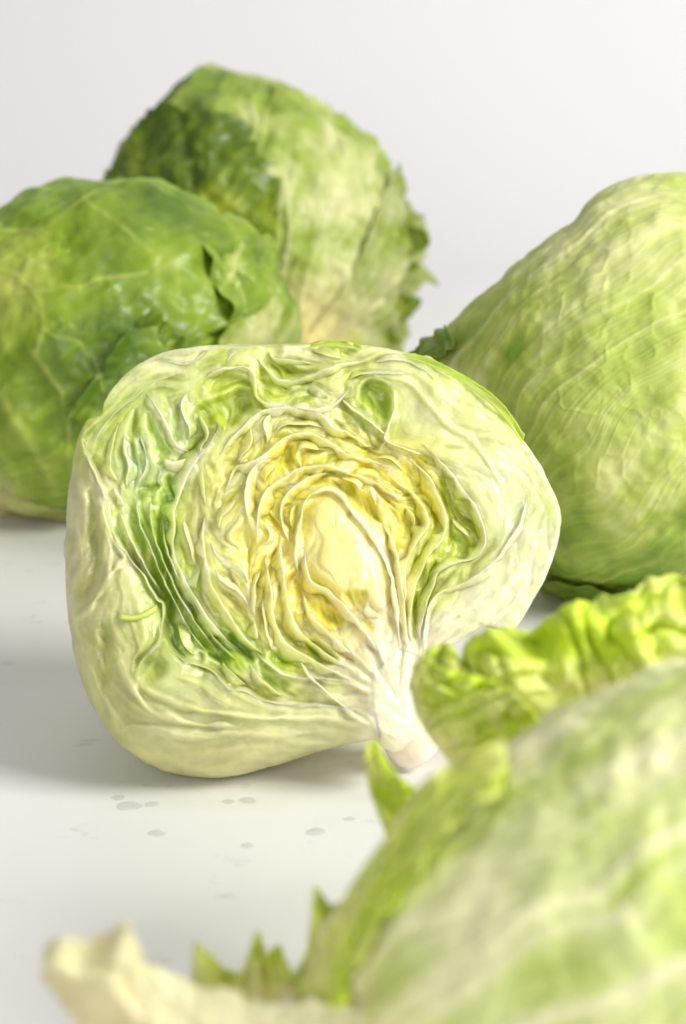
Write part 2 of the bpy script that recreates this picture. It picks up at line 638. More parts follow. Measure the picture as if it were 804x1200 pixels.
# leaf edges: (points, height px, half width px, cream amount, side drop px)
CUT = [
 ([(97,510),(120,478),(145,447),(189,416),(232,408),(280,406),(330,406),(400,405),(460,412),(510,432),(560,462),(600,500),(630,548),(650,590),(655,620),(640,665),(615,715)],3,3.5,.9,0),
 ([(107,529),(115,507),(132,487),(157,465),(180,448),(215,436)],4,3,.6,6),
 ([(172,462),(182,477),(194,497),(209,522),(222,530)],8,5,.85,4),
 ([(190,541),(206,543),(226,535)],10,6,.9,0),
 ([(254,494),(256,503),(243,523),(229,541),(217,562),(208,590),(204,610),(203,640),(209,662),(222,690),(240,720),(265,750),(290,770)],8,4,.9,10),
 ([(232,484),(243,507),(234,530),(222,552)],5,3,.7,5),
 ([(237,452),(243,440),(257,432),(270,432),(287,431),(297,438),(300,462),(312,472),(330,475),(352,478),(382,478),(400,467),(412,452)],7,3,.95,4),
 ([(302,420),(317,435),(327,445),(345,446),(362,439),(382,432),(404,427),(430,424)],6,2.6,.9,4),
 ([(258,535),(270,517),(285,499),(302,484),(322,478),(352,478),(377,485),(392,500),(409,507),(426,520),(445,527)],8,4,.95,6),
 ([(262,580),(275,549),(290,544),(312,532),(327,519),(345,509),(365,508),(384,518),(409,532),(432,540),(455,548)],7,3,.9,5),
 ([(291,612),(287,589),(289,564),(296,549),(312,537),(330,532)],6,3,.85,5),
 ([(300,640),(303,600),(312,575),(330,560),(352,548),(380,545),(405,552),(430,560),(455,575),(470,590)],6,2.6,.8,5),
 ([(340,640),(330,610),(333,585),(350,566),(370,556),(392,556)],5,2.4,.8,4),
 ([(352,680),(348,650),(350,620),(356,594),(366,580),(384,573),(400,582),(419,605),(442,636),(458,675),(464,714),(468,760)],11,6.5,1.0,5),
 ([(357,640),(358,665),(366,682),(386,694),(406,712),(426,738),(444,765),(452,790)],6,4,.8,5),
 ([(327,627),(332,665),(336,702),(348,735),(375,760),(410,785),(440,805)],6,3.2,.85,4),
 ([(312,650),(318,690),(320,720),(330,748),(350,765),(390,785),(436,815)],5,3,.8,4),
 ([(355,697),(370,727),(394,750),(424,779),(448,800)],6,4,.9,4),
 ([(268,660),(285,700),(300,735),(318,760),(345,778)],5,3,.6,4),
 ([(240,600),(238,640),(247,680),(262,710),(285,745),(312,770)],6,3.5,.75,6),
 ([(495,520),(520,545),(537,568),(556,592),(566,615),(569,637),(556,655),(533,660),(514,670),(508,688),(500,706),(494,729),(491,765)],7,3,.9,7),
 ([(476,535),(500,556),(514,580),(523,604),(520,630),(505,650),(488,680),(482,715),(482,760)],6,2.6,.85,5),
 ([(455,560),(480,575),(497,596),(500,618),(486,640),(476,668),(474,705),(476,750)],5,2.6,.8,5),
 ([(448,610),(462,640),(470,677),(474,715),(476,760),(470,800)],6,3,.95,4),
 ([(497,764),(498,735),(505,708),(520,692),(545,681),(567,668),(590,645),(608,615),(618,580)],7,4,.8,6),
 ([(508,740),(525,722),(555,710),(590,690),(620,650),(636,610)],3,4,.7,0),
 ([(535,757),(550,742),(577,727),(600,705),(625,670)],4,3,.9,5),
 ([(410,430),(440,440),(475,446),(500,470),(525,497),(550,512),(575,545),(590,580)],4,4,.6,3),
 ([(399,467),(415,480),(440,500),(452,512),(446,525),(430,530)],6,4,.85,4),
 ([(459,455),(462,480),(455,500),(452,515),(480,528),(500,536)],6,4,.75,4),
 ([(419,470),(424,450),(440,444),(458,452)],5,2.5,.8,3),
 ([(430,456),(440,470),(447,486)],5,3,.6,2),
 # outer leaf edges on the pale side
 ([(97,505),(104,540),(120,575),(124,600),(134,630),(150,652),(169,677),(184,701),(192,707),(189,731),(186,752),(174,765),(162,784),(158,800)],8,3.5,.5,-12),
 ([(194,744),(212,772),(234,780),(250,788),(268,806),(287,809),(305,820),(340,826),(381,826),(423,833),(440,838)],6,3,.6,-9),
 ([(350,774),(366,795),(384,812),(409,833),(437,856)],6,3.5,.8,3),
 ([(300,765),(318,782),(345,793),(380,796),(410,800),(438,812)],6,3.2,.7,5),
 ([(158,800),(180,812),(215,826),(270,836),(330,842),(380,842),(432,852)],5,4,.5,4),
 ([(85,729),(107,712),(127,680),(145,655),(150,640)],7,5,.5,0),
 ([(130,870),(150,850),(190,858),(240,862),(300,860),(360,858),(430,862)],3,5,.4,0),
 ([(88,600),(92,650),(86,700),(96,760),(120,815),(150,858)],3,5,.3,0),
 ([(112,560),(122,605),(130,650),(124,690)],4,4,.4,0),
 ([(137,760),(150,800),(175,830),(220,846),(280,852)],4,5,.4,0),
 ([(140,600),(152,630),(172,665),(190,695)],5,3,.5,5),
 ([(158,575),(165,615),(182,655),(202,700),(222,738),(246,768)],6,3,.45,7),
 ([(175,585),(180,625),(196,668),(216,708),(238,742),(262,770)],6,2.6,.4,7),
 ([(190,600),(194,640),(210,680),(230,716),(252,748),(280,776)],6,2.6,.5,7),
 ([(147,520),(150,545),(142,575),(146,605)],5,3,.5,4),
 ([(160,490),(158,520),(164,550),(160,580)],5,2.8,.4,4),
]
# hollows between leaves: (polygon, depth px, colour)
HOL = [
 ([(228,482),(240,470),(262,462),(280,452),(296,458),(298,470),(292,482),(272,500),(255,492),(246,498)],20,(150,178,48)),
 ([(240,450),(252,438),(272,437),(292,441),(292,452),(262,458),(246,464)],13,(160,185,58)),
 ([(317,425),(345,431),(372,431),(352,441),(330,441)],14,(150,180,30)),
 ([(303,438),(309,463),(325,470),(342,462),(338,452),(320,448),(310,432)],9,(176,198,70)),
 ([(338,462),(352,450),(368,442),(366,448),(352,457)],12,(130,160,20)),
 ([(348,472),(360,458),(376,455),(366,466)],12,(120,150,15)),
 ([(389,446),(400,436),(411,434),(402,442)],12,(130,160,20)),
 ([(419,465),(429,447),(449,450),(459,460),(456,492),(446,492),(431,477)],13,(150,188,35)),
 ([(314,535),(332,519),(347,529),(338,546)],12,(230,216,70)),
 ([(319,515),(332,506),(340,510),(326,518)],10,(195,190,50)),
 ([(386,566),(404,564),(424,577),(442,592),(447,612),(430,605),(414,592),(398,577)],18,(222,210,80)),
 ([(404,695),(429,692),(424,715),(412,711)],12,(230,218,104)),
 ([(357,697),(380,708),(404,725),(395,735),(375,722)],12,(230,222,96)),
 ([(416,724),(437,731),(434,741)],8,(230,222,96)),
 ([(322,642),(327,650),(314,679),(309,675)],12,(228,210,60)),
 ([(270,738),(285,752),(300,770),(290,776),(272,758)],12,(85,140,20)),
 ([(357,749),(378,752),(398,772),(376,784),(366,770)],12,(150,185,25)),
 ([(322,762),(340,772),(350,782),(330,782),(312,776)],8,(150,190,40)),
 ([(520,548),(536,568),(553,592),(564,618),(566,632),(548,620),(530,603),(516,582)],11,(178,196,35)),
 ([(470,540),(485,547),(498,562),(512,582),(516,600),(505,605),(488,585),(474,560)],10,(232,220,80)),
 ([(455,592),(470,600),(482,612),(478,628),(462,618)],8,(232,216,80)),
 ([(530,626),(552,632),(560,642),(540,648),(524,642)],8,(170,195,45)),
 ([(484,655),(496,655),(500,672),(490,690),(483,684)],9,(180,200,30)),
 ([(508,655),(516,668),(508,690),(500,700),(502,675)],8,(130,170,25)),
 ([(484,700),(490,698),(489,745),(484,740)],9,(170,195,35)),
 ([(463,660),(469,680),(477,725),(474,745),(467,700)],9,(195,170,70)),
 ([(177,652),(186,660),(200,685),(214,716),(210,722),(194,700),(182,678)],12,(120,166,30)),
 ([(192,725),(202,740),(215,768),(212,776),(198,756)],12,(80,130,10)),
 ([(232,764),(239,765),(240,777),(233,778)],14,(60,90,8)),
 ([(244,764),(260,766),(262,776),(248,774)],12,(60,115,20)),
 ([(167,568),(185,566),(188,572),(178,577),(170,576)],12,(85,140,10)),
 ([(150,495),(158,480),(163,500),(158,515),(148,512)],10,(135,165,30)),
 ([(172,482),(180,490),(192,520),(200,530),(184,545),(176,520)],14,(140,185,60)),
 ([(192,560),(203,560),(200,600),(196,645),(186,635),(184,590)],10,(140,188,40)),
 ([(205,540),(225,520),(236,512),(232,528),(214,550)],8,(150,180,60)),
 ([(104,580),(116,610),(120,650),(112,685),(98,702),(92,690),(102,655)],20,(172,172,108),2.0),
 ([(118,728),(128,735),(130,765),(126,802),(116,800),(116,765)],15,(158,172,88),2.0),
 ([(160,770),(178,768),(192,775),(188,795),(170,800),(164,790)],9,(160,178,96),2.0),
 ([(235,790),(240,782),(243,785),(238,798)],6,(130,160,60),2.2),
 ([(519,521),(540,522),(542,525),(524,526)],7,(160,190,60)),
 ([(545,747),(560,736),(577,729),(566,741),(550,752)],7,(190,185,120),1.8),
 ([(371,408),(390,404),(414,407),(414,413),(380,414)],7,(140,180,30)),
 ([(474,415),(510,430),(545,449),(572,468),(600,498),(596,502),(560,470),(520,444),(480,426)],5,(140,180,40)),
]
CC = """200 415 214 222 165;330 408 218 226 172;450 412 205 220 140;140 500 165 190 75;120 520 175 195 90;185 500 150 190 80;200 520 155 192 80;165 540 150 190 100
180 480 185 210 120;215 500 175 205 110;200 450 190 210 110;210 540 205 225 160;175 580 150 190 60;190 575 150 195 100;160 600 150 190 70;140 600 185 205 120
255 455 170 195 70;260 480 165 188 60;330 435 175 198 70;310 455 185 205 90;350 460 190 210 100;400 440 205 220 130;390 465 220 230 160;440 470 160 195 60
480 450 215 225 150;500 480 220 228 165;540 480 215 225 150;560 520 225 235 170;580 560 225 235 185;600 600 215 228 175;630 620 222 230 190;570 590 215 228 160
550 560 225 235 170;610 680 228 230 195;560 710 235 235 205;520 740 240 235 210;640 600 205 222 150;230 600 225 225 145;240 640 228 228 145;260 560 220 222 135
280 620 232 228 145;250 700 215 220 110;280 690 225 220 115;300 540 225 225 125;330 490 222 228 145;350 500 225 226 125;330 530 222 208 70;320 560 225 215 90
350 550 230 220 90;400 540 230 225 110;420 560 225 212 75;440 580 222 204 65;470 560 225 215 80;490 560 215 210 70;310 600 232 222 105;340 610 230 212 75
350 590 235 220 95;400 650 240 224 125;420 680 242 227 145;390 620 242 227 135;420 615 250 240 200;450 650 250 238 200;370 660 238 220 115;340 680 235 222 115
300 700 232 225 125;320 740 228 225 115;440 720 245 232 190;450 760 245 238 205;400 760 240 232 180;380 730 235 217 100;350 760 205 214 80;470 640 218 204 75
475 690 235 225 155;500 650 200 215 85;490 700 172 202 50;530 640 175 200 65;540 620 195 215 85;530 670 205 222 125;500 600 212 208 60
185 620 158 202 50;195 680 146 196 40;210 700 128 184 24;230 740 146 194 36;260 760 150 198 40;160 620 150 190 65;180 690 150 185 75;225 700 150 188 45
285 765 156 200 44;320 782 155 192 50;200 790 172 187 112;240 800 182 192 122;300 800 192 202 132;330 830 202 206 148;250 840 187 192 128;200 850 192 194 133
150 820 187 192 118;230 890 202 197 133;300 880 207 202 143;380 850 202 206 152;400 860 200 198 138;430 800 225 220 182;380 800 206 211 152
90 600 207 202 152;110 640 192 192 132;90 680 207 197 142;105 720 197 197 137;95 760 192 192 122;130 760 182 187 112;150 700 197 202 132
140 660 202 202 142;160 740 175 189 96;120 580 205 205 150;460 800 250 245 220;470 850 250 246 222;455 830 246 238 205;452 800 244 234 200;440 870 240 236 200;470 820 250 246 220;460 780 250 244 215"""
ZC = [(350,620,0),(280,600,9),(250,660,7),(330,500,4),(215,720,-20),(185,620,-12),(250,765,-16),(160,520,-9),(160,600,-9),(190,560,-12),(200,470,-3),(260,450,-4),
      (330,440,-2),(400,450,3),(440,470,0),(520,480,6),(580,560,10),(610,620,10),(560,710,10),(510,740,8),(530,640,-4),(500,600,-4),(490,680,-6),(440,580,-3),
      (400,640,3),(420,690,8),(450,760,12),(460,830,16),(400,780,4),(340,770,-8),(300,760,-6),(300,800,4),(250,820,4),(380,830,4),(330,850,4),(150,680,5),(130,640,3),
      (110,600,0),(200,800,2),(170,740,4),(120,740,2),(320,700,4),(370,720,0),(440,520,2),(300,540,3),(120,500,-2),(480,440,3)]

GX0, GY0, GS = 56, 384, 1.0
GNX, GNY = 624, 548


def seg_field(pts, pad):
    """distance and side (+ left) to a polyline on the working grid, inside its bounding box"""
    x0 = int(max(0, pts[:, 0].min() - pad - GX0))
    x1 = int(min(GNX, pts[:, 0].max() + pad - GX0 + 1))
    y0 = int(max(0, pts[:, 1].min() - pad - GY0))
    y1 = int(min(GNY, pts[:, 1].max() + pad - GY0 + 1))
    Y, X = np.mgrid[y0:y1, x0:x1]
    X = X + GX0 + WX[y0:y1, x0:x1]
    Y = Y + GY0 + WY[y0:y1, x0:x1]
    best = np.full(X.shape, 1e9)
    side = np.zeros(X.shape)
    tt = np.zeros(X.shape)
    n = len(pts) - 1
    for i in range(n):
        ax, ay = pts[i]
        dx, dy = pts[i + 1] - pts[i]
        L2 = dx * dx + dy * dy + 1e-9
        t = np.clip(((X - ax) * dx + (Y - ay) * dy) / L2, 0, 1)
        qx, qy = X - ax - t * dx, Y - ay - t * dy
        d = np.hypot(qx, qy)
        m = d < best
        best = np.where(m, d, best)
        side = np.where(m, np.sign(dx * qy - dy * qx), side)
        tt = np.where(m, (i + t) / n, tt)
    return (slice(y0, y1), slice(x0, x1)), best, side, tt


def inside(poly, X, Y):
    r = np.zeros(X.shape, bool)
    n = len(poly)
    for i in range(n):
        x1, y1 = poly[i]
        x2, y2 = poly[(i + 1) % n]
        c = ((y1 > Y) != (y2 > Y)) & (X < (x2 - x1) * (Y - y1) / (y2 - y1 + 1e-12) + x1)
        r ^= c
    return r


Yg, Xg = np.mgrid[0:GNY, 0:GNX]
Xg = (Xg + GX0).astype(float)
Yg = (Yg + GY0).astype(float)
WX = 2.0 * fbm(Xg / 26, Yg / 26, 0, 5, 3)
WY = 2.0 * fbm(Xg / 26, Yg / 26, 9, 6, 3)


def idw(pts, vals, power=3.0, soft=10.0):
    xs, ys = Xg[::4, ::4] , Yg[::4, ::4]
    num = np.zeros(xs.shape + (vals.shape[1],))
    den = np.zeros(xs.shape)
    for (px, py), v in zip(pts, vals):
        w = 1.0 / ((xs - px) ** 2 + (ys - py) ** 2 + soft ** 2) ** (power / 2 * 1.3)
        num += w[..., None] * v
        den += w
    f = num / den[..., None]
    return upsample(f)


def upsample(f):
    yi = np.clip(np.arange(GNY) / 4.0, 0, f.shape[0] - 1.001)
    xi = np.clip(np.arange(GNX) / 4.0, 0, f.shape[1] - 1.001)
    y0, x0 = yi.astype(int), xi.astype(int)
    fy, fx = (yi - y0)[:, None, None], (xi - x0)[None, :, None]
    return (f[y0][:, x0] * (1 - fy) * (1 - fx) + f[y0 + 1][:, x0] * fy * (1 - fx) + f[y0][:, x0 + 1] * (1 - fy) * fx + f[y0 + 1][:, x0 + 1] * fy * fx)


def bil(f, px, py):
    x = np.clip(px - GX0, 0, GNX - 1.001)
    y = np.clip(py - GY0, 0, GNY - 1.001)
    x0, y0 = x.astype(int), y.astype(int)
    fx, fy = x - x0, y - y0
    if f.ndim == 3:
        fx, fy = fx[..., None], fy[..., None]
    return f[y0, x0] * (1 - fx) * (1 - fy) + f[y0, x0 + 1] * fx * (1 - fy) + f[y0 + 1, x0] * (1 - fx) * fy + f[y0 + 1, x0 + 1] * fx * fy


def lic(c2, s2, noise, Lh=22):
    ang = 0.5 * np.arctan2(s2, c2)
    vx, vy = np.cos(ang), np.sin(ang)
    acc = noise.copy()
    cnt = 1
    for sg in (1, -1):
        X, Y = Xg - GX0, Yg - GY0
        X, Y = X.copy(), Y.copy()
        px, py = vx * sg, vy * sg
        for k in range(Lh):
            X += px
            Y += py
            xi = np.clip(X, 0, GNX - 1).astype(int)
            yi = np.clip(Y, 0, GNY - 1).astype(int)
            nx_, ny_ = vx[yi, xi], vy[yi, xi]
            d = np.sign(nx_ * px + ny_ * py)
            d[d == 0] = 1
            px, py = nx_ * d, ny_ * d
            acc += noise[yi, xi]
            cnt += 1
    acc /= cnt
    return (acc - acc.mean()) / acc.std()


def build_fields():
    curves = [(spline(c[0], step=5.0),) + tuple(c[1:]) for c in CUT]
    # grain direction from all the leaf edges
    xs, ys = Xg[::4, ::4], Yg[::4, ::4]
    c2 = np.zeros(xs.shape)
    s2 = np.zeros(xs.shape)
    for c in curves:
        p = c[0][::2]
        t = np.gradient(p, axis=0)
        for (x, y), (tx, ty) in zip(p, t):
            a = 2 * math.atan2(ty, tx)
            w = 1.0 / ((xs - x) ** 2 + (ys - y) ** 2 + 16) ** 1.4
            c2 += w * math.cos(a)
            s2 += w * math.sin(a)
    nn = np.hypot(c2, s2) + 1e-12
    cs = upsample(np.stack([c2 / nn, s2 / nn], -1))
    ap = np.array([(180,520,.25),(160,600,.4),(200,700,.9),(240,640,.45),(280,620,.5),(300,560,.7),(400,550,.9),(340,510,.6),(350,440,.5),(480,460,.3),(500,600,.7),(400,650,.18),
                   (440,740,.45),(320,720,.6),(470,830,.05),(450,860,.05),(250,540,.5),(380,740,.5),(300,770,.6),(540,640,.5),(450,790,.2),(260,440,.3),(430,500,.5),(490,700,.7)], float)
    amp = idw(ap[:, :2], ap[:, 2:3], 2.6, 12.0)[..., 0]
    pert = (1.5 * fbm(Xg / 34, Yg / 34, 0, 61, 3)) * (0.35 + 0.65 * np.exp(-(((Xg - 370) / 130) ** 2 + ((Yg - 560) / 120) ** 2)))
    rc, rs = np.cos(2 * pert), np.sin(2 * pert)
    cs = np.stack([cs[..., 0] * rc - cs[..., 1] * rs, cs[..., 0] * rs + cs[..., 1] * rc], -1)
    # noises of several grain sizes drawn along the leaves
    r = np.random.RandomState(3)
    wn = r.rand(GNY, GNX)
    l1 = lic(cs[..., 0], cs[..., 1], vnoise(Xg / 2.6, Yg / 2.6, 0, 1), 16)
    l2 = lic(cs[..., 0], cs[..., 1], vnoise(Xg / 6.0, Yg / 6.0, 0, 2), 20)
    l3 = lic(cs[..., 0], cs[..., 1], vnoise(Xg / 12.0, Yg / 12.0, 0, 3), 46)
    cp = np.array([[float(v) for v in l.split()] for l in CC.replace('\n', ';').split(';') if l.strip()])
    hw = np.exp(-(((cp[:, 0] - 390) / 95) ** 2 + ((cp[:, 1] - 610) / 100) ** 2))[:, None]
    tint = np.array([.95, 1.0, .88]) * (1 - hw) + np.array([.95, 1.0, .30]) * hw
    col = idw(cp[:, :2], lin(cp[:, 2:5] * 0.74 + 255 * 0.25 * tint, 1.08, .28), 3.0, 8.0)
    zc = np.array(ZC, float)
    z = idw(zc[:, :2], zc[:, 2:3], 2.4, 16.0)[..., 0]
    # where the head is cut (leaf edges stand dense) and where its outer leaf shows
    ext_poly = [(40,480),(97,505),(104,540),(120,575),(124,600),(134,630),(150,652),(169,677),(184,701),(192,707),(189,731),(194,744),(212,772),(234,780),(250,788),
                (268,806),(287,809),(305,820),(340,826),(381,826),(423,833),(440,840),(446,870),(440,950),(40,950)]
    ext = inside(ext_poly, Xg, Yg).astype(float)
    flesh = inside([(430,430),(560,450),(670,560),(670,680),(600,760),(495,775),(497,730),(505,700),(545,678),(570,650),(566,610),(545,570),(500,530),(450,520)], Xg, Yg).astype(float)
    tongue = inside([(360,600),(372,584),(388,579),(402,592),(420,618),(440,648),(452,684),(456,720),(440,712),(420,694),(398,690),(378,678),(362,660),(357,630)], Xg, Yg).astype(float)
    heart = np.exp(-(((Xg - 390) / 105) ** 2 + ((Yg - 610) / 110) ** 2) ** 1.5)
    def blur(a, k):
        for _ in range(2):
            for ax in (0, 1):
                cu = np.cumsum(np.pad(a, [(k + 1, k) if i == ax else (0, 0) for i in range(2)], mode='edge'), axis=ax)
                n = a.shape[ax]
                hi = np.take(cu, np.arange(2 * k + 1, 2 * k + 1 + n), axis=ax)
                lo = np.take(cu, np.arange(0, n), axis=ax)
                a = (hi - lo) / (2 * k + 1)
        return a
    ext_s, flesh_s, tong_s = blur(ext, 3), blur(flesh, 5), blur(tongue, 4)
    inner = (1 - ext_s) * (1 - 0.75 * flesh_s) * (1 - .95 * tong_s)
    tk = .5 * tong_s[..., None]
    col = col * (1 - tk) + lin((244, 242, 190), 1.0, .1) * tk
    z += 5.0 * blur(tongue, 7)
    core_z = sstep(745, 800, Yg) * sstep(415, 440, Xg) * sstep(500, 485, Xg)
    inner = inner * (1 - core_z)
    ztop = z.copy()
    gap = inner * sstep(0.12, 0.5, amp)
    z -= 5.5 * gap
    # sheets: sharp crests with narrow dark gaps between
    sheet1 = np.clip(l1 * 0.5 + 0.5, 0, 1) ** 1.0
    sheet2 = np.clip(l2 * 0.45 + 0.5, 0, 1)
    z += inner * amp * (1.6 * (sheet1 - .5) + 3.0 * (sheet2 - .5) + 1.6 * l3) + inner * 1.6 * fbm(Xg / 14, Yg / 14, 0, 36, 3)
    z += (1 - inner) * (0.25 * l1 + 0.5 * l2 + 1.2 * l3)
    z += flesh_s * (0.7 * fbm(Xg / 10, Yg / 10, 0, 31, 2) + 3.0 * fbm(Xg / 30, Yg / 30, 0, 32, 2))
    z += 1.5 * fbm(Xg / 45, Yg / 45, 0, 33, 2)
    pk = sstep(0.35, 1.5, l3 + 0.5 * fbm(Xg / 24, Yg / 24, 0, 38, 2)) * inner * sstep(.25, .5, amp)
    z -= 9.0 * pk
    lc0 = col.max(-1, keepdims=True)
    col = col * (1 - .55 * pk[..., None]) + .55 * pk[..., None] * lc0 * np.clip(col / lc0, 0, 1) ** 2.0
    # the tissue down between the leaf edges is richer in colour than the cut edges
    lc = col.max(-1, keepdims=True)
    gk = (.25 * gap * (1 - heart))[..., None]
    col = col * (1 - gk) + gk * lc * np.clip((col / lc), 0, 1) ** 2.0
    # tissue colour varies sheet by sheet
    cream = lin((240, 240, 208), .9, .1)
    phi = l3 * 0.95 + l2 * 0.16 + 0.3 * fbm(Xg / 30, Yg / 30, 0, 37, 2)
    sw = phi * 1.15 - np.floor(phi * 1.15)
    saw = sw ** 0.7 * (1 - sstep(0.93, 1.0, sw))
    z += inner * (0.2 + amp) * 2.0 * (saw - .5)
    z += ext_s * 0.8 * (saw - .5)
    lip = sstep(0.70, 0.9, sw) * (1 - sstep(0.95, 1.0, sw))
    k = inner * (0.35 + amp) * (0.35 * (sheet1 - .45) + 0.62 * (sheet2 - .5)) + inner * .05 * l3 * amp 
    k = k[..., None]
    col = np.where(k > 0, col * (1 - k.clip(0, 1)) + cream * k.clip(0, 1), col * (1 + 0.9 * k) * np.array([1.0, 1.03, 0.6]) ** (-k * 4 * -1).clip(0, 1))
    kk = ((1 - inner) * 0.05 * l2)[..., None]
    col = col * (1 + kk)
    # outer side: ribbed grain across the hollows
    # leaf edges
    for pts, hgt, wd, cr, drop in curves:
        sl, d, side, t = seg_field(pts, 34)
        hgt = hgt * (1 + 0.9 * ext_s[sl])
        w = wd * (0.8 + 0.5 * vnoise(t * 9, wd, 0, int(pts[0, 0])))
        fade = sstep(0, 0.1, t) * sstep(0, 0.1, 1 - t)
        fade = fade * (1 - 0.85 * sstep(760, 805, Yg[sl]) * sstep(425, 445, Xg[sl]))
        core = np.exp(-(d / w) ** 3.6) * fade
        hgt = hgt * (1 - 0.6 * gap[sl])
        z[sl] += hgt * core * (0.75 + 0.5 * vnoise(t * 7, 3.0, 0, int(pts[0, 1])))
        sd = np.where(side * np.sign(drop or 1) > 0, 1.0, 0.0)
        z[sl] -= abs(drop) * sd * np.exp(-(np.maximum(d - w, 0) / 11.0)) * fade * (1 - core)
        m = (np.exp(-(d / (w * 0.9)) ** 2.5) * cr * fade * 0.6 * (0.8 + 0.4 * vnoise(t * 11, 1.0, 0, int(pts[0, 0]) + 5)))[..., None]
        base = col[sl]
        # an edge keeps some of its own hue: cream where pale, yellow in the heart
        hue = base / (base.max(-1, keepdims=True) + 1e-6)
        tgt = 0.76 * cream + 0.28 * hue * 0.85
        col[sl] = base * (1 - m) + tgt * m
    holes = np.zeros(Xg.shape)
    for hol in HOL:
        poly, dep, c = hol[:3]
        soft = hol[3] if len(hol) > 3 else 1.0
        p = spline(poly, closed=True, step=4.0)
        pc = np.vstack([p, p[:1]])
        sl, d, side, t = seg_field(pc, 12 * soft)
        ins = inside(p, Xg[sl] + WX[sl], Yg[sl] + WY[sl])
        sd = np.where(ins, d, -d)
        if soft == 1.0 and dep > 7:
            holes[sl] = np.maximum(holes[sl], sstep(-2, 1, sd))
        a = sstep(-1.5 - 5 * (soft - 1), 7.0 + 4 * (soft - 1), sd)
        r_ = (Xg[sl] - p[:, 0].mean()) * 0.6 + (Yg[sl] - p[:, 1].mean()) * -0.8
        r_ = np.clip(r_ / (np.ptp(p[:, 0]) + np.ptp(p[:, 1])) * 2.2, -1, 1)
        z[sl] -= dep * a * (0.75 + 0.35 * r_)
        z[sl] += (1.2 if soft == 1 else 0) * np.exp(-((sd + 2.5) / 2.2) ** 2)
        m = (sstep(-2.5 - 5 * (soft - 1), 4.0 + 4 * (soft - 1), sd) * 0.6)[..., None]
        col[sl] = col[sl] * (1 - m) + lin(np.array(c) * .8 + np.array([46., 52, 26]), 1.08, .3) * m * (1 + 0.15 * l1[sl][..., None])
        # slanting leaf walls inside the deeper hollows
        z[sl] += a * 2.5 * np.clip(l3[sl], -1.5, 1.5)
    # cross-grain of the pale outer leaf hollows
    g = ext_s * np.exp(-(((Xg - 112) / 26) ** 2 + ((Yg - 700) / 110) ** 2))
    z += 0.35 * g * np.sin(Yg * 1.05 + 2 * fbm(Xg / 20, Yg / 20, 0, 44, 2))
    # light smoothing so that the relief has no stair steps
    z = 0.5 * z + 0.5 * blur(z, 1)
    zl = blur(z, 7)
    z = zl + (z - zl) * (0.62 + .2 * ext_s)
    return z, col * .9, ext, heart, flesh, blur(ztop, 4), cs, amp, holes, gap


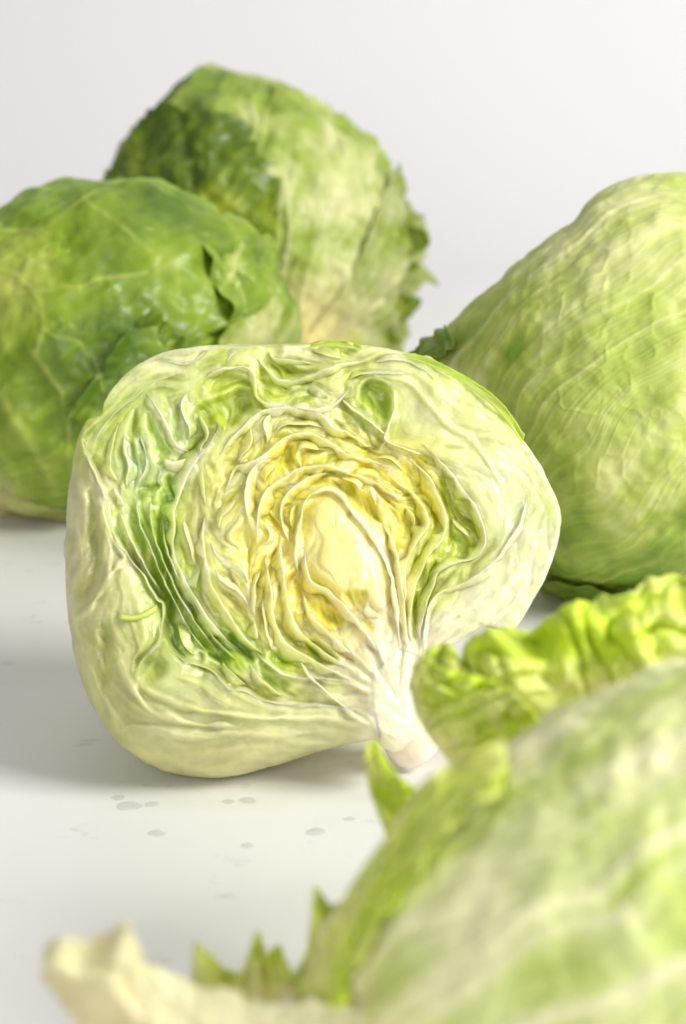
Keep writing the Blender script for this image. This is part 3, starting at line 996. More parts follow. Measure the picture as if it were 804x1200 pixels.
def build_half():
    zf, cf, ext, heart, flesh, ztop, cs, ampf, holes, gapf = build_fields()
    cx, cy = 375.0, 668.0
    outl = spline(OUT, closed=True, step=2.0)
    ia = np.arange(len(outl)) / len(outl) * 6.28318
    cc_ = np.array([cx, cy])
    outl = cc_ + (outl - cc_) * (1 + 0.0035 * fbm(np.cos(ia) * 14, np.sin(ia) * 14, 0, 91, 3))[:, None]
    nth, ns = 1300, 300
    ang = np.arctan2(-(outl[:, 1] - cy), outl[:, 0] - cx)
    o = np.argsort(ang)
    an, rr = ang[o], np.hypot(outl[o, 0] - cx, outl[o, 1] - cy)
    # even spacing along the outline
    th_f = np.linspace(-np.pi, np.pi, 4000)
    r_f = np.interp(th_f, np.r_[an - 2 * np.pi, an, an + 2 * np.pi], np.r_[rr, rr, rr])
    Lc = np.r_[0, np.cumsum(np.hypot(np.diff(r_f * np.cos(th_f)), np.diff(r_f * np.sin(th_f))))]
    th = np.interp(np.linspace(0, Lc[-1], nth, endpoint=False), Lc, th_f)
    R = np.interp(th, th_f, r_f)
    s = np.linspace(0.0, 1, ns) ** 0.82
    TH, S = np.meshgrid(th, s, indexing='ij')
    RR = R[:, None]
    px = cx + np.cos(TH) * S * RR
    py = cy - np.sin(TH) * S * RR
    # roll-off towards the outline
    deg = np.degrees(th)
    dk = [(-180, 70), (-150, 95), (-125, 112), (-100, 95), (-80, 60), (-68, 22), (-55, 20), (-35, 16), (-25, 7), (0, 6), (90, 5), (140, 6), (150, 16), (160, 45), (170, 62), (180, 70)]
    De = np.interp(deg, [d[0] for d in dk], [d[1] for d in dk])[:, None]
    dist = (1 - S) * RR
    q = np.clip(1 - dist / De, 0, 1)
    fall = De * 0.85 * (1 - np.sqrt(np.clip(1 - q * q, 0, 1)))
    zp = bil(zf, px, py) * (1 - 0.8 * q ** 3) - fall
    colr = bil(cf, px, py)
    px2m = 0.000295
    tilt = -0.10 * (px - cx) * px2m - 0.16 * (cy - py) * px2m
    z = zp * px2m + tilt
    # ground it: the lowest rim point stands on the table
    lo, hi = 0.5, 1.0
    rim = np.array([i for i in range(nth) if 180 < cx + math.cos(th[i]) * R[i] < 320 and th[i] < 0])
    for _ in range(30):
        D = 0.5 * (lo + hi)
        fr = Frame(cx, cy, D)
        a, b = fr.ab(px[rim, -1], py[rim, -1], z[rim, -1])
        m = fr.pt(a, b, z[rim, -1])[:, 2].min()
        if m < 0.0012:
            hi = D
        else:
            lo = D
    a, b = fr.ab(px, py, z)
    P = fr.pt(a, b, z)
    print('half D', D, 'rim', m)
    # root at the contact
    i = rim[np.argmin(P[rim, -1, 2])]
    base = P[i, -1].copy() - fr.ez * 0.02
    base[2] = 0
    rt = root('halved_lettuce', tuple(base), 'halved lettuce standing in the middle with its cut yellow heart and white core facing front', 'lettuce')
    # split the front into its parts
    F = grid_faces(nth, ns, True)
    fpx = px.reshape(-1)[F].mean(1)
    fpy = py.reshape(-1)[F].mean(1)
    e = bil(ext, fpx, fpy) > 0.5
    core = inside([(436,790),(452,775),(470,760),(492,770),(500,800),(500,900),(440,900),(446,860),(438,830)], fpx, fpy)
    hrt = (np.exp(-(((fpx - 375) / 118) ** 2 + ((fpy - 615) / 125) ** 2)) > 0.37) & ~core & ~e
    V = P.reshape(-1, 3)
    c = colr.reshape(-1, 3)
    rest = ~(e | core | hrt)

    def part(name, mask, label=None):
        f = F[mask]
        ids, inv = np.unique(f, return_inverse=True)
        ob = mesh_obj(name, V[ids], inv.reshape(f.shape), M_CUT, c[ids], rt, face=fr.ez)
        if label:
            ob['label'] = label
        return ob
    part('outer_leaf', e & ~core, 'pale outer leaf wrapping the left and underside of the cut head')
    part('stem_core', core, 'white stem core of the cut head')
    part('heart', hrt, 'yellow crinkled heart of the cut head')
    part('folded_leaves', rest, 'green and white folded leaves around the heart')
    # the rounded back of the half
    nb = 60
    t = np.linspace(0, math.pi / 2 * 0.995, nb)
    az, bz, zz = a[:, -1], b[:, -1], z[:, -1]
    ca, cb = az.mean(), bz.mean()
    depth = 0.066
    T = t[None, :]
    shr = np.cos(T) ** 0.85
    # the back swells a little less near the core so that the stem end stays raised
    A2 = ca + (az[:, None] - ca) * shr
    B2 = cb + (bz[:, None] - cb) * shr + 0.012 * np.sin(T) * sstep(0.0, -0.04, bz[:, None] - cb)
    Z2 = zz[:, None] * (1 - np.sin(T)) + (-depth - 0.01) * np.sin(T)
    bump = 0.0012 * fbm(A2 * 90, B2 * 90, Z2 * 90, 71, 3) * np.sin(T * 2).clip(0, 1)
    Pb = fr.pt(A2, B2, Z2) + bump[..., None] * fr.ey
    Pb[..., 2] = np.maximum(Pb[..., 2], 0.0008)
    g = np.clip(0.35 + 0.4 * fbm(A2 * 40, B2 * 40, Z2 * 40, 72, 4), 0, 1)[..., None] * sstep(0, 0.25, T)[..., None]
    edge = colr[:, -1][:, None, :]
    top = sstep(-0.02, 0.05, B2)[..., None]
    cb_ = lin((208, 204, 150)) * (1 - g * top) + lin((120, 165, 45)) * g * top
    wgt = sstep(0, 0.12, T)[..., None] + 0 * g
    cb_ = edge * (1 - wgt) + cb_ * wgt
    idx = grid_faces(nth, nb, True)[:, ::-1]
    ob = mesh_obj('outer_leaf', Pb.reshape(-1, 3), idx, M_CUT, cb_.reshape(-1, 3), rt, face='out')
    ob['label'] = 'rounded green back of the cut head'

    # single leaf edges that stand proud of the cut
    def ribbon(pts, width, height, colr_, name='leaf', sink=5.0, ztopw=0.0, slope=0.0, lean=0.0, wavy=0.6, seed=0, taper=True):
        p = spline(pts, step=1.6)
        kp = ~((p[:, 1] > 768) & (p[:, 0] > 412) & (p[:, 0] < 500))
        if name == 'leaf' and not kp.all():
            p = p[:max(6, int(np.argmin(kp)))]
        n = len(p)
        tg = np.gradient(p, axis=0)
        tg /= np.linalg.norm(tg, axis=1, keepdims=True) + 1e-9
        nr = np.stack([-tg[:, 1], tg[:, 0]], 1)
        s_ = np.linspace(0, 1, n)
        p = p + nr * (wavy * fbm(s_ * n / 14, 0.5, 0, seed, 3))[:, None]
        zb = bil(zf, p[:, 0], p[:, 1])
        if ztopw:
            zt_ = bil(ztop, p[:, 0], p[:, 1])
            ff = ztopw * sstep(0, .22, s_) * sstep(0, .22, 1 - s_)
            zb0 = zb
            zb = np.maximum(zb + 1.0, zt_) * ff + (zb + .3) * (1 - ff)
        k = 6
        zb = np.convolve(np.pad(zb, k, mode='edge'), np.ones(2 * k + 1) / (2 * k + 1), 'valid')
        wv = width * (0.75 + 0.5 * vnoise(s_ * n / 12, 2.0, 0, seed + 1))
        if taper:
            wv = wv * (sstep(0, .12, s_) * sstep(0, .12, 1 - s_) * 0.85 + 0.15)
        prof = [(-1, -sink), (-1, -0.3), (-.8, .35), (-.35, .72), (0, .8), (.35, .72), (.8, .35), (1, -0.3), (1, -sink)]
        if slope:
            sg_ = 1.0 if slope > 0 else -1.0
            prof = [(-1, -sink), (-1, -0.3), (-.75, .45), (-.2, .75), (.4, .6), (1, .2)] + [('s', q_) for q_ in (.12, .25, .42, .62, .82, 1.0)]
        hv = height * (0.8 + 0.4 * vnoise(s_ * n / 18, 4.0, 0, seed + 2))
        fd = sstep(0, .1, s_) * sstep(0, .1, 1 - s_)
        PX, PY, ZZ = [], [], []
        for (u, v) in prof:
            if u == 's':
                # the leaf's face falling away behind its cut edge
                ext_ = abs(slope) * (0.7 + 0.5 * vnoise(s_ * n / 9, 7.0, 0, seed + 4)) * (sstep(0, .2, s_) * sstep(0, .2, 1 - s_) * .8 + .2)
                off_ = (wv * .5 + ext_ * v) * sg_
                PX.append(p[:, 0] + nr[:, 0] * off_)
                PY.append(p[:, 1] + nr[:, 1] * off_)
                ZZ.append((zb + hv * fd - (sink * (0.15 * v + 0.85 * v * v) * (1 + .12 * vnoise(s_ * n / 5, v * 2, 0, seed + 6)))) * px2m)
                continue
            if slope:
                u = u * sg_
            dz = (hv * (1 if v > 0 else 1) * fd + v * np.where(v > 0, wv * 0.7, 1.0))
            dz = hv * fd + (v * wv * 0.8 if v > -1 else v)
            qx = p[:, 0] + nr[:, 0] * (u * wv * 0.5 + lean * min(v, 0) * -0.4)
            qy = p[:, 1] + nr[:, 1] * (u * wv * 0.5 + lean * min(v, 0) * -0.4)
            PX.append(qx)
            PY.append(qy)
            ZZ.append((zb + dz) * px2m)
        PX, PY, ZZ = np.array(PX), np.array(PY), np.array(ZZ)
        # follow the head's own tilt and roll-off
        aa = np.arctan2(-(PY - cy), PX - cx)
        Rr = np.interp(aa, th_f, r_f)
        de = np.interp(np.degrees(aa), [d[0] for d in dk], [d[1] for d in dk])
        q_ = np.clip(1 - (Rr - np.hypot(PX - cx, PY - cy)) / de, 0, 1)
        ZZ = ZZ - de * 0.85 * (1 - np.sqrt(np.clip(1 - q_ * q_, 0, 1))) * px2m - 0.10 * (PX - cx) * px2m - 0.16 * (cy - PY) * px2m
        aa_, bb_ = fr.ab(PX, PY, ZZ)
        Q = fr.pt(aa_, bb_, ZZ)
        base_c = bil(cf, PX, PY)
        vv = np.array([(-.5 if p_[1] < .5 else -2) if p_[0] == 's' else p_[1] for p_ in prof])[:, None, None]
        mixw = colr_[1] * np.where(vv < -1, .1, np.where(vv < 0, .5, 1.0))
        cc = base_c * (1 - mixw) + lin(colr_[0], .9, .1) * mixw * .92
        return mesh_obj(name, Q.reshape(-1, 3), grid_faces(len(prof), n), M_RIB, cc.reshape(-1, 3), rt, face=fr.ez)
    creamy = (242, 238, 200)
    occ = np.zeros((GNY, GNX), bool)

    def trace_occ(p):
        xi = np.clip(p[:, 0] - GX0, 0, GNX - 1).astype(int)
        yi = np.clip(p[:, 1] - GY0, 0, GNY - 1).astype(int)
        occ[yi, xi] = True

    def near_occ(x, y, rr_):
        xi, yi, k_ = int(x - GX0), int(y - GY0), int(rr_)
        w_ = occ[max(0, yi - k_):yi + k_ + 1, max(0, xi - k_):xi + k_ + 1]
        return w_.any()
    k = 0
    for i, w, h in [(2, 7, 1.5), (3, 9, 2), (4, 4.5, 1.5), (5, 3.5, .8), (6, 4, 1.5), (7, 3.2, 1), (8, 5, 1), (9, 3.6, 1), (10, 3, .5), (11, 3, .8), (13, 10, 1.5), (14, 5, .5),
                    (15, 4, .5), (17, 5, .5), (19, 4, 1), (20, 3.8, 1), (21, 3.4, .8), (22, 3, .8), (23, 4, 1), (24, 5, .6), (28, 5, .6), (29, 4.5, .6),
                    (32, 4, 1.0), (33, 3.5, .8), (34, 5, 1), (35, 4, 1), (42, 3.5, 1), (43, 3, 1), (44, 3, 1), (45, 3, 1), (1, 3, .6), (12, 3, .8), (16, 3, .5)]:
        cm = CUT[i][3]
        ribbon(CUT[i][0], w * .62, h * .5, (creamy, 0.45 * cm), sink=13, seed=100 + i, wavy=1.5, ztopw=.85, slope=(11 + (i * 7) % 6) * (1 if (CUT[i][4] >= 0) else -1) if 2 <= i <= 25 and i not in (13,) else 0)
        trace_occ(spline(CUT[i][0], step=2.0))
    # many thin leaf edges that follow the grain between the main ones
    r = np.random.RandomState(21)
    angf = 0.5 * np.arctan2(cs[..., 1], cs[..., 0])
    seeds = [(x, y) for x in range(100, 640, 5) for y in range(412, 800, 5)]
    r.shuffle(seeds)
    nleaf = 0
    for (sx, sy) in seeds:
        if nleaf >= 225:
            break
        a_ = float(bil(ampf, np.array(sx * 1.0), np.array(sy * 1.0)))
        g_ = float(bil(gapf, np.array(sx * 1.0), np.array(sy * 1.0)))
        if g_ < .35 or a_ < .2:
            continue
        dsep = 6.5 + 11.0 * (1 - a_) ** 1.5 + r.uniform(0, 7)
        if near_occ(sx, sy, dsep):
            continue
        half_len = r.uniform(20, 75)
        path = []
        for sg in (1, -1):
            x, y = float(sx), float(sy)
            pa = None
            seg = []
            for q_ in range(int(half_len / 2)):
                xi, yi = int(np.clip(x - GX0, 0, GNX - 1)), int(np.clip(y - GY0, 0, GNY - 1))
                a1 = angf[yi, xi]
                dx_, dy_ = math.cos(a1), math.sin(a1)
                if pa is None:
                    dx_, dy_ = dx_ * sg, dy_ * sg
                elif dx_ * pa[0] + dy_ * pa[1] < 0:
                    dx_, dy_ = -dx_, -dy_
                pa = (dx_, dy_)
                x += 2 * dx_
                y += 2 * dy_
                rad_ = math.hypot(x - cx, y - cy)
                lim = float(np.interp(math.atan2(-(y - cy), x - cx), th_f, r_f))
                xi, yi = int(np.clip(x - GX0, 0, GNX - 1)), int(np.clip(y - GY0, 0, GNY - 1))
                if rad_ > lim - 9 or gapf[yi, xi] < .25 or holes[yi, xi] > .6 or near_occ(x, y, dsep * .55):
                    break
                seg.append((x, y))
            path = (seg[::-1] + [(sx, sy)]) if sg == 1 else path + seg
        if len(path) < 10:
            continue
        pp = np.array(path[::3] + [path[-1]] if (len(path) - 1) % 3 else path[::3])
        trace_occ(np.array(path))
        yel = math.exp(-(((sx - 395) / 90) ** 2 + ((sy - 590) / 95) ** 2))
        cc1 = (244, 244 - 2 * yel, 205 - 50 * yel)
        ribbon(pp, r.uniform(1.2, 3.0) * (0.8 + .5 * (1 - a_)), r.uniform(-3, 1.0), (cc1, r.uniform(.15, .5)), sink=r.uniform(6, 9), wavy=r.uniform(1.0, 3.2), slope=r.choice([-1, 1, 1]) * r.uniform(7, 15),
               seed=600 + nleaf, ztopw=.9, lean=r.uniform(-.6, .6))
        nleaf += 1
    print('thin leaf edges', nleaf)
    ob = ribbon([(136, 722), (148, 724), (162, 723), (178, 716), (184, 708)], 9, 4.5, ((185, 212, 80), 0.9), name='torn_shred', seed=7)
    ob['label'] = 'bright green torn shred on the pale outer leaf'
    # fibres running down into the core
    for j in range(0):
        x0 = r.uniform(418, 492)
        y0 = r.uniform(640, 720)
        xe = 448 + (x0 - 418) / 74 * 38
        pts = [(x0, y0), ((x0 * 2 + xe) / 3 + r.uniform(-3, 3), y0 + (795 - y0) * .35), ((x0 + 2 * xe) / 3, y0 + (795 - y0) * .7), (xe, 800 + r.uniform(-8, 12))]
        ribbon(pts, r.uniform(3, 6.5), r.uniform(-.2, .7), ((248, 242, 200), 0.2), sink=2, wavy=1.2, seed=400 + j)
    # cut stump under the core
    n = 48
    p0, p1 = fr.pt(*fr.ab(464.0, 846.0, -.012), -.012), fr.pt(*fr.ab(489.0, 873.0, -.022), -.022)
    ax = (p1 - p0) / np.linalg.norm(p1 - p0)
    u_ = np.cross(ax, fr.ez); u_ /= np.linalg.norm(u_)
    v_ = np.cross(ax, u_)
    Ls = np.linalg.norm(p1 - p0)
    prof = np.array([(0, .0078), (.25, .0088), (.55, .0096), (.8, .0103), (.95, .0100), (1.0, .009), (1.01, .006), (1.0, .0022), (.99, .0)])
    aa = np.linspace(0, 2 * np.pi, n, endpoint=False)
    A_, K_ = np.meshgrid(aa, np.arange(len(prof)), indexing='ij')
    rad = prof[K_, 1] * (1 + .07 * vnoise(np.cos(A_) * 1.5, np.sin(A_) * 1.5, K_ * .4, 9))
    Ps = p0 + ax * (prof[K_, 0] * Ls)[..., None] + (np.cos(A_) * rad)[..., None] * u_ + (np.sin(A_) * rad)[..., None] * v_
    Ps[..., 2] = np.maximum(Ps[..., 2], .0007)
    g = np.clip(prof[K_, 0], 0, 1)[..., None]
    cs_ = lin((236, 228, 200)) * (1 - g) + lin((246, 234, 226), 1.0) * g
    ob = mesh_obj('stump', Ps.reshape(-1, 3), grid_faces(n, len(prof), True), M_RIB, cs_.reshape(-1, 3), rt, face='out')
    ob['label'] = 'pinkish cut stump at the end of the core'
    return rt, D


HALF, HALF_D = build_half()

# ------------------------------------------------------------------ the four whole heads
def v3(hd, px, py):
    x, y, z = hd.unit(np.array(float(px)), np.array(float(py)))
    return (float(x), float(y), float(z))


# left head, dark green
OUTL = [(0,246),(30,228),(70,214),(120,209),(165,213),(210,226),(250,248),(285,280),(308,315),(322,350),(322,395),(314,440),(300,480),(270,540),(200,585),
        (130,600),(75,600),(30,597),(0,590),(-50,570),(-85,500),(-90,420),(-70,340),(-40,280)]
h1 = Head('whole_lettuce', OUTL, 118, 405, 'dark green whole lettuce at the left edge, standing behind the cut half')
st1 = dict(pole=v3(h1, -40, 560), green=.62, blotch=.26, tip=.1, vein=.16, netc=.06, netk=3.2, fine=.06, pale=(190, 208, 116), mid=(136, 176, 54), dark=(80, 126, 12), freq=3.2,
           along=1.4, warp=.5, hv=.0008, hn=.0004, puff=.0022, hf=.0002, s0=.15, s1=.5,
           spots=[(v3(h1, 190, 260), .35, .35), (v3(h1, 120, 420), .35, .3), (v3(h1, 30, 330), .3, -.25), (v3(h1, 215, 330), .25, -.2), (v3(h1, 316, 368), .2, -1.3), (v3(h1, 250, 320), .14, .25)],
           crinkle=[(v3(h1, 140, 400), .22, .0009), (v3(h1, 240, 330), .2, .0012)],
           lines=[([v3(h1, *p) for p in L], w, a, g) for L, w, a, g in [
               ([(-40,285),(0,280),(42,276),(97,255),(112,246),(160,226)], .014, .75, .0007), ([(20,352),(55,348),(95,342),(127,335),(165,331)], .011, .7, .0005),
               ([(-20,312),(0,322),(30,332),(46,344),(58,366),(60,388),(50,412)], .012, .65, .0006), ([(101,256),(125,270),(142,287),(170,310)], .009, .55, .0004),
               ([(46,411),(62,430),(76,454),(85,496),(88,540)], .012, .55, .0005), ([(0,430),(20,462),(42,496),(60,530),(72,560)], .03, .5, .0008),
               ([(-60,400),(-20,440),(8,500),(30,550)], .02, .55, .0008), ([(160,226),(200,240),(236,262),(262,300),(268,330)], .01, .5, .0005),
               ([(60,388),(90,400),(112,420),(120,450)], .008, .4, .0004), ([(127,335),(140,360),(142,385)], .007, .4, .0003)]])
head_body(h1, st1, 3)
st1p = dict(st1, pale=(205, 205, 140), green=.15, stem=(206, 202, 150))
head_patch(h1, st1, [(-60,330),(-80,450),(-40,560),(60,584),(90,586)], [(150,225),(300,300),(300,350),(185,430),(100,578)], 4, lift=.0035, ruffle=(0, .002, 0, .003), rw=.08, freq=5, edge_jag=.03, nu=190, nv=150)
st1q = dict(st1, green=.30, pale=(206, 216, 150), blotch=.5, s0=.0, s1=.05, spots=[], lines=[], puff=.004)
head_patch(h1, st1q, [(222,296),(232,340),(246,385),(236,430),(240,470)], [(296,288),(314,325),(322,365),(320,410),(304,465)], 6, lift=.0045, ruffle=(.003, .001, .005, .002), rw=.2, freq=2.5, edge_jag=.04, nu=140, nv=90)
head_patch(h1, dict(st1, green=.62, puff=.004), [(84,470),(112,436),(134,402),(170,368)], [(112,500),(150,462),(182,438),(206,400)], 7, lift=.0045, ruffle=(.003, .002, .004, .002), rw=.22, freq=2.2, edge_jag=.05, nu=110, nv=80)
head_patch(h1, dict(st1p), [(-60,545),(0,560),(60,572),(120,575)], [(-50,590),(0,597),(70,603),(140,602)], 8, lift=.003, ruffle=(0, 0, 0, 0), nu=80, nv=30)

# far head
OUTF = [(134,200),(150,165),(185,125),(215,100),(245,90),(280,93),(320,98),(360,112),(400,140),(440,175),(462,215),(475,260),(472,310),(462,350),(450,395),
        (420,440),(370,470),(300,480),(220,460),(170,400),(140,330),(128,260)]
h2 = Head('whole_lettuce', OUTF, 302, 288, 'farthest whole lettuce, at the back, with a dark flap and a ragged frill')
st2 = dict(pole=v3(h2, 320, 420), green=.5, blotch=.3, tip=.15, vein=.3, netc=.12, netk=4, fine=.12, pale=(198, 204, 156), mid=(138, 166, 80), dark=(90, 130, 30), freq=3.6, along=1.0,
           warp=.3, hv=.0022, hn=.0006, puff=.0035, s0=.15, s1=.75, stem=(222, 210, 150),
           spots=[(v3(h2, 200, 130), .5, .4), (v3(h2, 420, 180), .4, .15), (v3(h2, 400, 240), .3, -.2)])
head_body(h2, st2, 13, 340, 240)
std = dict(st2, pole=v3(h2, 180, 420), green=.72, blotch=.45, pale=(170, 190, 80), mid=(130, 162, 48), dark=(88, 126, 22), s0=.0, s1=.1, netk=5, netc=.2,
           crinkle=[(v3(h2, 230, 200), .6, .002)])
head_patch(h2, std, [(136,215),(150,300),(180,380)], [(190,150),(260,160),(318,196),(322,230),(314,285),(308,330)], 14, lift=.0045, ruffle=(0, .002, .001, .005), rw=.14, freq=5, edge_jag=.06, nu=110, nv=100)
st3 = dict(st2, green=.6)
head_patch(h2, dict(st3, green=.35), [(330,440),(345,400),(390,340),(430,260),(452,200)], [(420,445),(455,400),(474,350),(486,300),(484,262)], 15, lift=.002, ruffle=(0, .001, 0, .004), rw=.2, freq=5, edge_jag=.18, nu=110, nv=60)
fd = h2.D - 0.02
free_leaf('frill', [(452,250,0),(462,290,0),(462,330,0),(452,370,0),(440,410,0)], [(496,252,.0),(480,262,.003),(500,272,.005),(498,290,.005),(478,302,0),(492,310,.003),(474,328,.0),(470,345,.002),(492,350,.004),(478,372,0),(462,384,.003),(470,402,0)], fd, 17, h2.root,
          (176, 192, 96), (112, 150, 22), nu=150, nv=34, amp=.0025, freq=4, jag=.12, side='B')

# right head, pale green with fanning veins
OUTR = [(503,412),(520,392),(545,366),(590,328),(620,300),(652,276),(668,266),(676,258),(688,241),(714,222),(750,211),(800,208),(860,220),(920,270),(960,350),(970,450),(950,560),
        (900,640),(830,690),(760,702),(700,702),(655,688),(630,664),(600,620),(565,570),(535,510),(512,460),(502,430)]
h3 = Head('whole_lettuce', OUTR, 745, 470, 'large pale green whole lettuce at the right edge with long fanning veins')
st4 = dict(pole=v3(h3, 950, 360), green=.42, blotch=.3, tip=.10, vein=.18, netc=.03, netk=4, fine=.10, pale=(212, 219, 166), mid=(166, 188, 102), dark=(104, 148, 34), freq=6.5, twist=-.3, along=1.6,
           warp=.3, hv=.0004, hn=.0002, hf=.00022, puff=.0014, s0=.1, s1=.4, stem=(225, 225, 170),
           spots=[(v3(h3, 720, 660), .38, .5), (v3(h3, 612, 420), .07, .55), (v3(h3, 622, 365), .05, .4), (v3(h3, 535, 408), .05, .5), (v3(h3, 790, 640), .3, .45), (v3(h3, 690, 250), .2, .2)])
head_body(h3, st4, 23, 520, 380)
head_patch(h3, dict(st4, green=.62), [(634,662),(680,672),(730,676),(790,670)], [(640,682),(690,702),(745,706),(800,700)], 25, lift=.0025, ruffle=(0, 0, .001, .0015), rw=.25, freq=4, edge_jag=.05, nu=120, nv=50)
head_patch(h3, dict(st4, green=.8), [(498,420),(515,402),(540,388)], [(508,440),(530,425),(548,410)], 26, lift=.003, ruffle=(.002, 0, .002, .002), rw=.3, freq=3, nu=40, nv=30)


# foreground head, out of focus
OUTN = [(352,1170),(372,1120),(410,1060),(455,1000),(510,935),(570,886),(640,845),(720,812),(804,785),(900,770),(1050,800),(1150,900),(1180,1050),(1130,1240),(1000,1360),
        (800,1420),(620,1420),(450,1370),(370,1280),(345,1220)]
h4 = Head('whole_lettuce', OUTN, 762, 1110, 'nearest whole lettuce, pale and out of focus at the lower right, with loose leaves', Dguess=(.3, 1.2))
st5 = dict(pole=v3(h4, 430, 1330), green=.44, blotch=.3, tip=.12, vein=.52, netc=.03, netk=4, fine=.2, pale=(222, 228, 184), mid=(180, 202, 122), dark=(134, 174, 56), freq=4.0,
           along=.7, warp=.3, hv=.0007, hn=.0003, puff=.0016, s0=.2, s1=.8, stem=(214, 206, 160), spots=[(v3(h4, 560, 915), .12, .6), (v3(h4, 740, 1000), .3, .25)])
head_body(h4, st5, 33, 380, 240)
D4 = h4.D
rt4 = h4.root
# big crinkled leaf standing behind the near head
free_leaf('crinkled_leaf', [(555,905,0),(640,870,0),(720,842,0),(804,815,0),(900,790,0)],
          [(478,805,.0),(484,780,.002),(500,763,.004),(528,760,.006),(541,776,.0),(556,748,.006),(592,738,.006),(626,742,.0),(640,722,.0),(662,704,.005),(690,706,.005),(702,700,.0),(735,692,.008),(752,680,.003),(775,671,.005),(800,676,.0),(850,664,.005),(930,650,0)],
          D4 + .085, 41, rt4, (238, 246, 178), (204, 234, 100), nu=260, nv=110, amp=.004, freq=5, jag=.05, side='B', crinkle=.003, veink=6, tgreen=(-.2, .9), bow=.012, scal=.009, nsc=6)
free_leaf('crinkled_leaf', [(482,800,.0),(486,830,.002),(505,865,.0),(540,905,0),(580,940,0)], [(500,775,.004),(550,790,.012),(600,810,.02),(640,860,.02),(650,930,.02)], D4 + .075, 43, rt4,
          (238, 246, 178), (204, 234, 100), scal=.008, nsc=4, nu=120, nv=80, amp=.003, freq=3, jag=.03, side='B', crinkle=.003, veink=5, tgreen=(-.6, 1.2))
# upright tip by the cut stem
free_leaf('leaf_tip', [(428,872,0),(430,905,0),(440,945,0),(455,985,0),(470,1030,0)], [(440,868,0),(458,900,.006),(485,925,.01),(510,960,.01),(530,1010,0)], D4 + .045, 45, rt4,
          (230, 242, 150), (200, 230, 90), nu=80, nv=50, amp=.003, freq=2, jag=.05, crinkle=.003, veink=6, tgreen=(-.5, 1))
free_leaf('leaf_edge', [(590,868,0),(535,890,0),(490,925,0),(450,985,0),(412,1040,0),(382,1090,0),(352,1150,0),(330,1210,0)],
          [(600,925,.02),(560,940,.02),(525,975,.02),(490,1020,.02),(450,1080,.02),(420,1130,.02),(400,1190,.02),(380,1240,.02)], D4 - .02, 46, rt4,
          (230, 240, 160), (196, 226, 84), nu=180, nv=50, amp=.003, freq=5, jag=.10, crinkle=.0025, veink=10, tgreen=(-.6, 1.4))


def spiky(name, base, tips, D0, seed, pale, green):
    """a ragged leaf margin: teeth between the base line and the tips"""
    A = [(x, y, 0) for x, y in base]
    B = [(x, y, .004 * ((i % 2) * 2 - 1)) for i, (x, y) in enumerate(tips)]
    n = 150
    a = spline(A, n, step=2)
    b = np.array(B, float)
    L = np.r_[0, np.cumsum(np.linalg.norm(np.diff(b[:, :2], axis=0), axis=1))]
    s = np.linspace(0, L[-1], n)
    b = np.stack([np.interp(s, L, b[:, k]) for k in range(3)], 1)
    # keep the base in step with the teeth
    u = (b[:, 0] - b[0, 0]) / (b[-1, 0] - b[0, 0])
    idx = np.clip(u * (n - 1), 0, n - 1)
    a = np.stack([np.interp(idx, np.arange(n), a[:, k]) for k in range(3)], 1)
    T = np.linspace(0, 1, 40)[None, :, None]
    G = a[:, None] * (1 - T) + b[:, None] * T
    r = ray(G[..., 0], G[..., 1])
    P = C3 + r * (D0 - G[..., 2])[..., None]
    S = np.linspace(0, 1, n)[:, None] + 0 * T[..., 0]
    nrm = -r / np.linalg.norm(r, axis=-1, keepdims=True)
    P = P + nrm * (.003 * fbm(S * 14, T[..., 0] * 2, 0, seed, 3))[..., None]
    g = np.clip(T[..., 0] * .9 + .3 * fbm(S * 12, T[..., 0] * 3, 0, seed + 2, 3), 0, 1)[..., None]
    c = lin(pale) * (1 - g) + lin(green) * g
    return sheet(name, P, c, M_LEAF, rt4, .0009)


spiky('ragged_leaf', [(225,1190),(270,1185),(320,1180),(370,1150),(420,1100),(470,1070)],
      [(226,1150),(230,1103),(262,1135),(284,1142),(302,1090),(312,1122),(326,1105),(342,1150),(362,1110),(369,1038),(386,1062),(412,1052),(420,1060),(455,1010)], D4 + .012, 51,
      (244, 250, 190), (216, 240, 120))
# pale broad leaf base lying in front at the bottom left
free_leaf('leaf_base', [(50,1144,.0),(90,1195,.0),(150,1260,0),(300,1320,0),(480,1350,0)], [(54,1110,.0),(72,1101,.002),(100,1108,.0),(126,1096,.004),(147,1086,.006),(162,1098,.004),(178,1128,.0),(260,1162,.002),(400,1180,0),(520,1190,0)], D4 - .035, 55, rt4,
          (222, 216, 176), (226, 228, 188), nu=180, nv=80, amp=.0025, freq=3, jag=.05, side='B', crinkle=.0005, rib=.003, tgreen=(.2, .8), thick=.0014, bow=.003)


# slivers of the green wrapper leaf seen along the half's upper rim
def sliver(A, B, dz, seed):
    o = free_leaf('wrapper_leaf', A, B, HALF_D + dz, seed, HALF, (214, 230, 140), (172, 210, 70), nu=90, nv=14, amp=.0004, freq=2, jag=.05, side='B', crinkle=.0, tgreen=(-.6, .8), thick=.0008)
    o['label'] = 'green sliver of wrapper leaf along the upper rim'


sliver([(470,415,0),(515,434,0),(550,454,0),(585,484,0),(612,520,0)], [(486,414,0),(520,427,0),(540,438,0),(560,450,0),(572,458,0),(594,479,0),(615,510,0)], .006, 61)
sliver([(360,408,0),(380,406,0),(400,407,0),(425,410,0)], [(368,402,0),(382,399,0),(405,400,0),(422,405,0)], .004, 62)


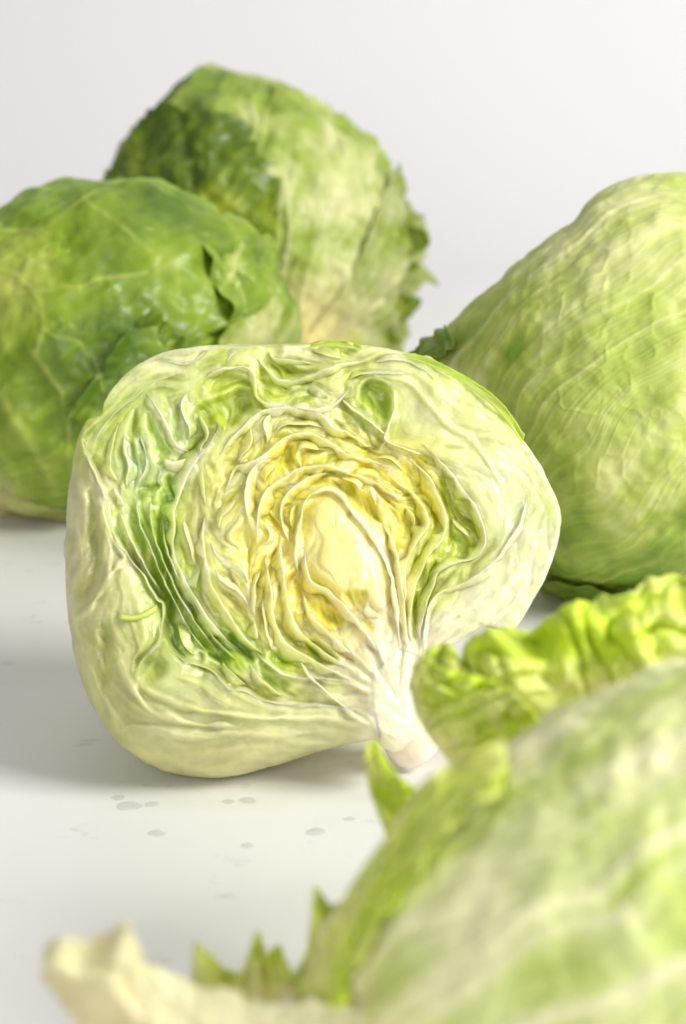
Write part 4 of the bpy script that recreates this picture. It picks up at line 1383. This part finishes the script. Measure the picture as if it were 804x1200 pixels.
# ------------------------------------------------------------------ water drops on the table
def drop_material():
    m = bpy.data.materials.new('water')
    m.use_nodes = True
    N, L = m.node_tree.nodes, m.node_tree.links
    N.clear()
    out = N.new('ShaderNodeOutputMaterial')
    tr = N.new('ShaderNodeBsdfTransparent')
    pb = N.new('ShaderNodeBsdfPrincipled')
    pb.inputs['Base Color'].default_value = (0.60, 0.60, 0.585, 1)
    pb.inputs['Roughness'].default_value = 0.08
    mx = N.new('ShaderNodeMixShader')
    mx.inputs[0].default_value = 0.3
    L.new(tr.outputs[0], mx.inputs[1])
    L.new(pb.outputs[0], mx.inputs[2])
    L.new(mx.outputs[0], out.inputs[0])
    return m


def drops():
    m = drop_material()
    spots = [(138, 935, 1.9, 'leftmost small water drop of the cluster on the table below the cut half'),
             (153, 945, 3.4, 'largest water drop of the cluster on the table below the cut half'),
             (178, 943, 2.0, 'rightmost water drop of the cluster on the table below the cut half'),
             (184, 977, 2.2, 'single water drop on the table nearer than the left cluster'),
             (268, 940, 1.7, 'left water drop of the pair below the middle of the cut half'),
             (290, 938, 2.4, 'right water drop of the pair below the middle of the cut half'),
             (290, 991, 1.8, 'water drop on the bare table nearer than the pair of drops'),
             (370, 975, 2.5, 'wide water drop on the table left of the upright leaf tip'),
             (410, 960, 1.6, 'tiny water drop just left of the upright leaf tip'),
             (672, 703, 2.2, 'water drop on the table between the cut half and the right head')]
    for k, (px, py, rad, lab) in enumerate(spots):
        r_ = ray(float(px), float(py))
        t = -C3[2] / r_[2]
        p = C3 + r_ * t
        n = 20
        th = np.linspace(0, 2 * np.pi, n, endpoint=False)
        R_ = rad * .001 * (1 + .22 * vnoise(np.cos(th) * 1.3 + k * 5, np.sin(th) * 1.3, 0, 80 + k))
        prof = [(1.0, .0002), (.97, .18), (.85, .5), (.65, .78), (.35, .95), (.02, 1.0)]
        V = np.array([[p[0] + R_[i] * a * math.cos(th[i]) * 1.25, p[1] + R_[i] * a * math.sin(th[i]), .0002 + .00012 * rad ** .6 * b] for i in range(n) for a, b in prof])
        F = list(grid_faces(n, len(prof), True))
        o = mesh_obj('water_drop', V, np.array(F), m, None, None, np.array([p[0], p[1], 0]), face=(0, 0, 1))
        o['category'] = 'water drop'
        o['group'] = 'water drops on the table'
        o['label'] = lab


drops()
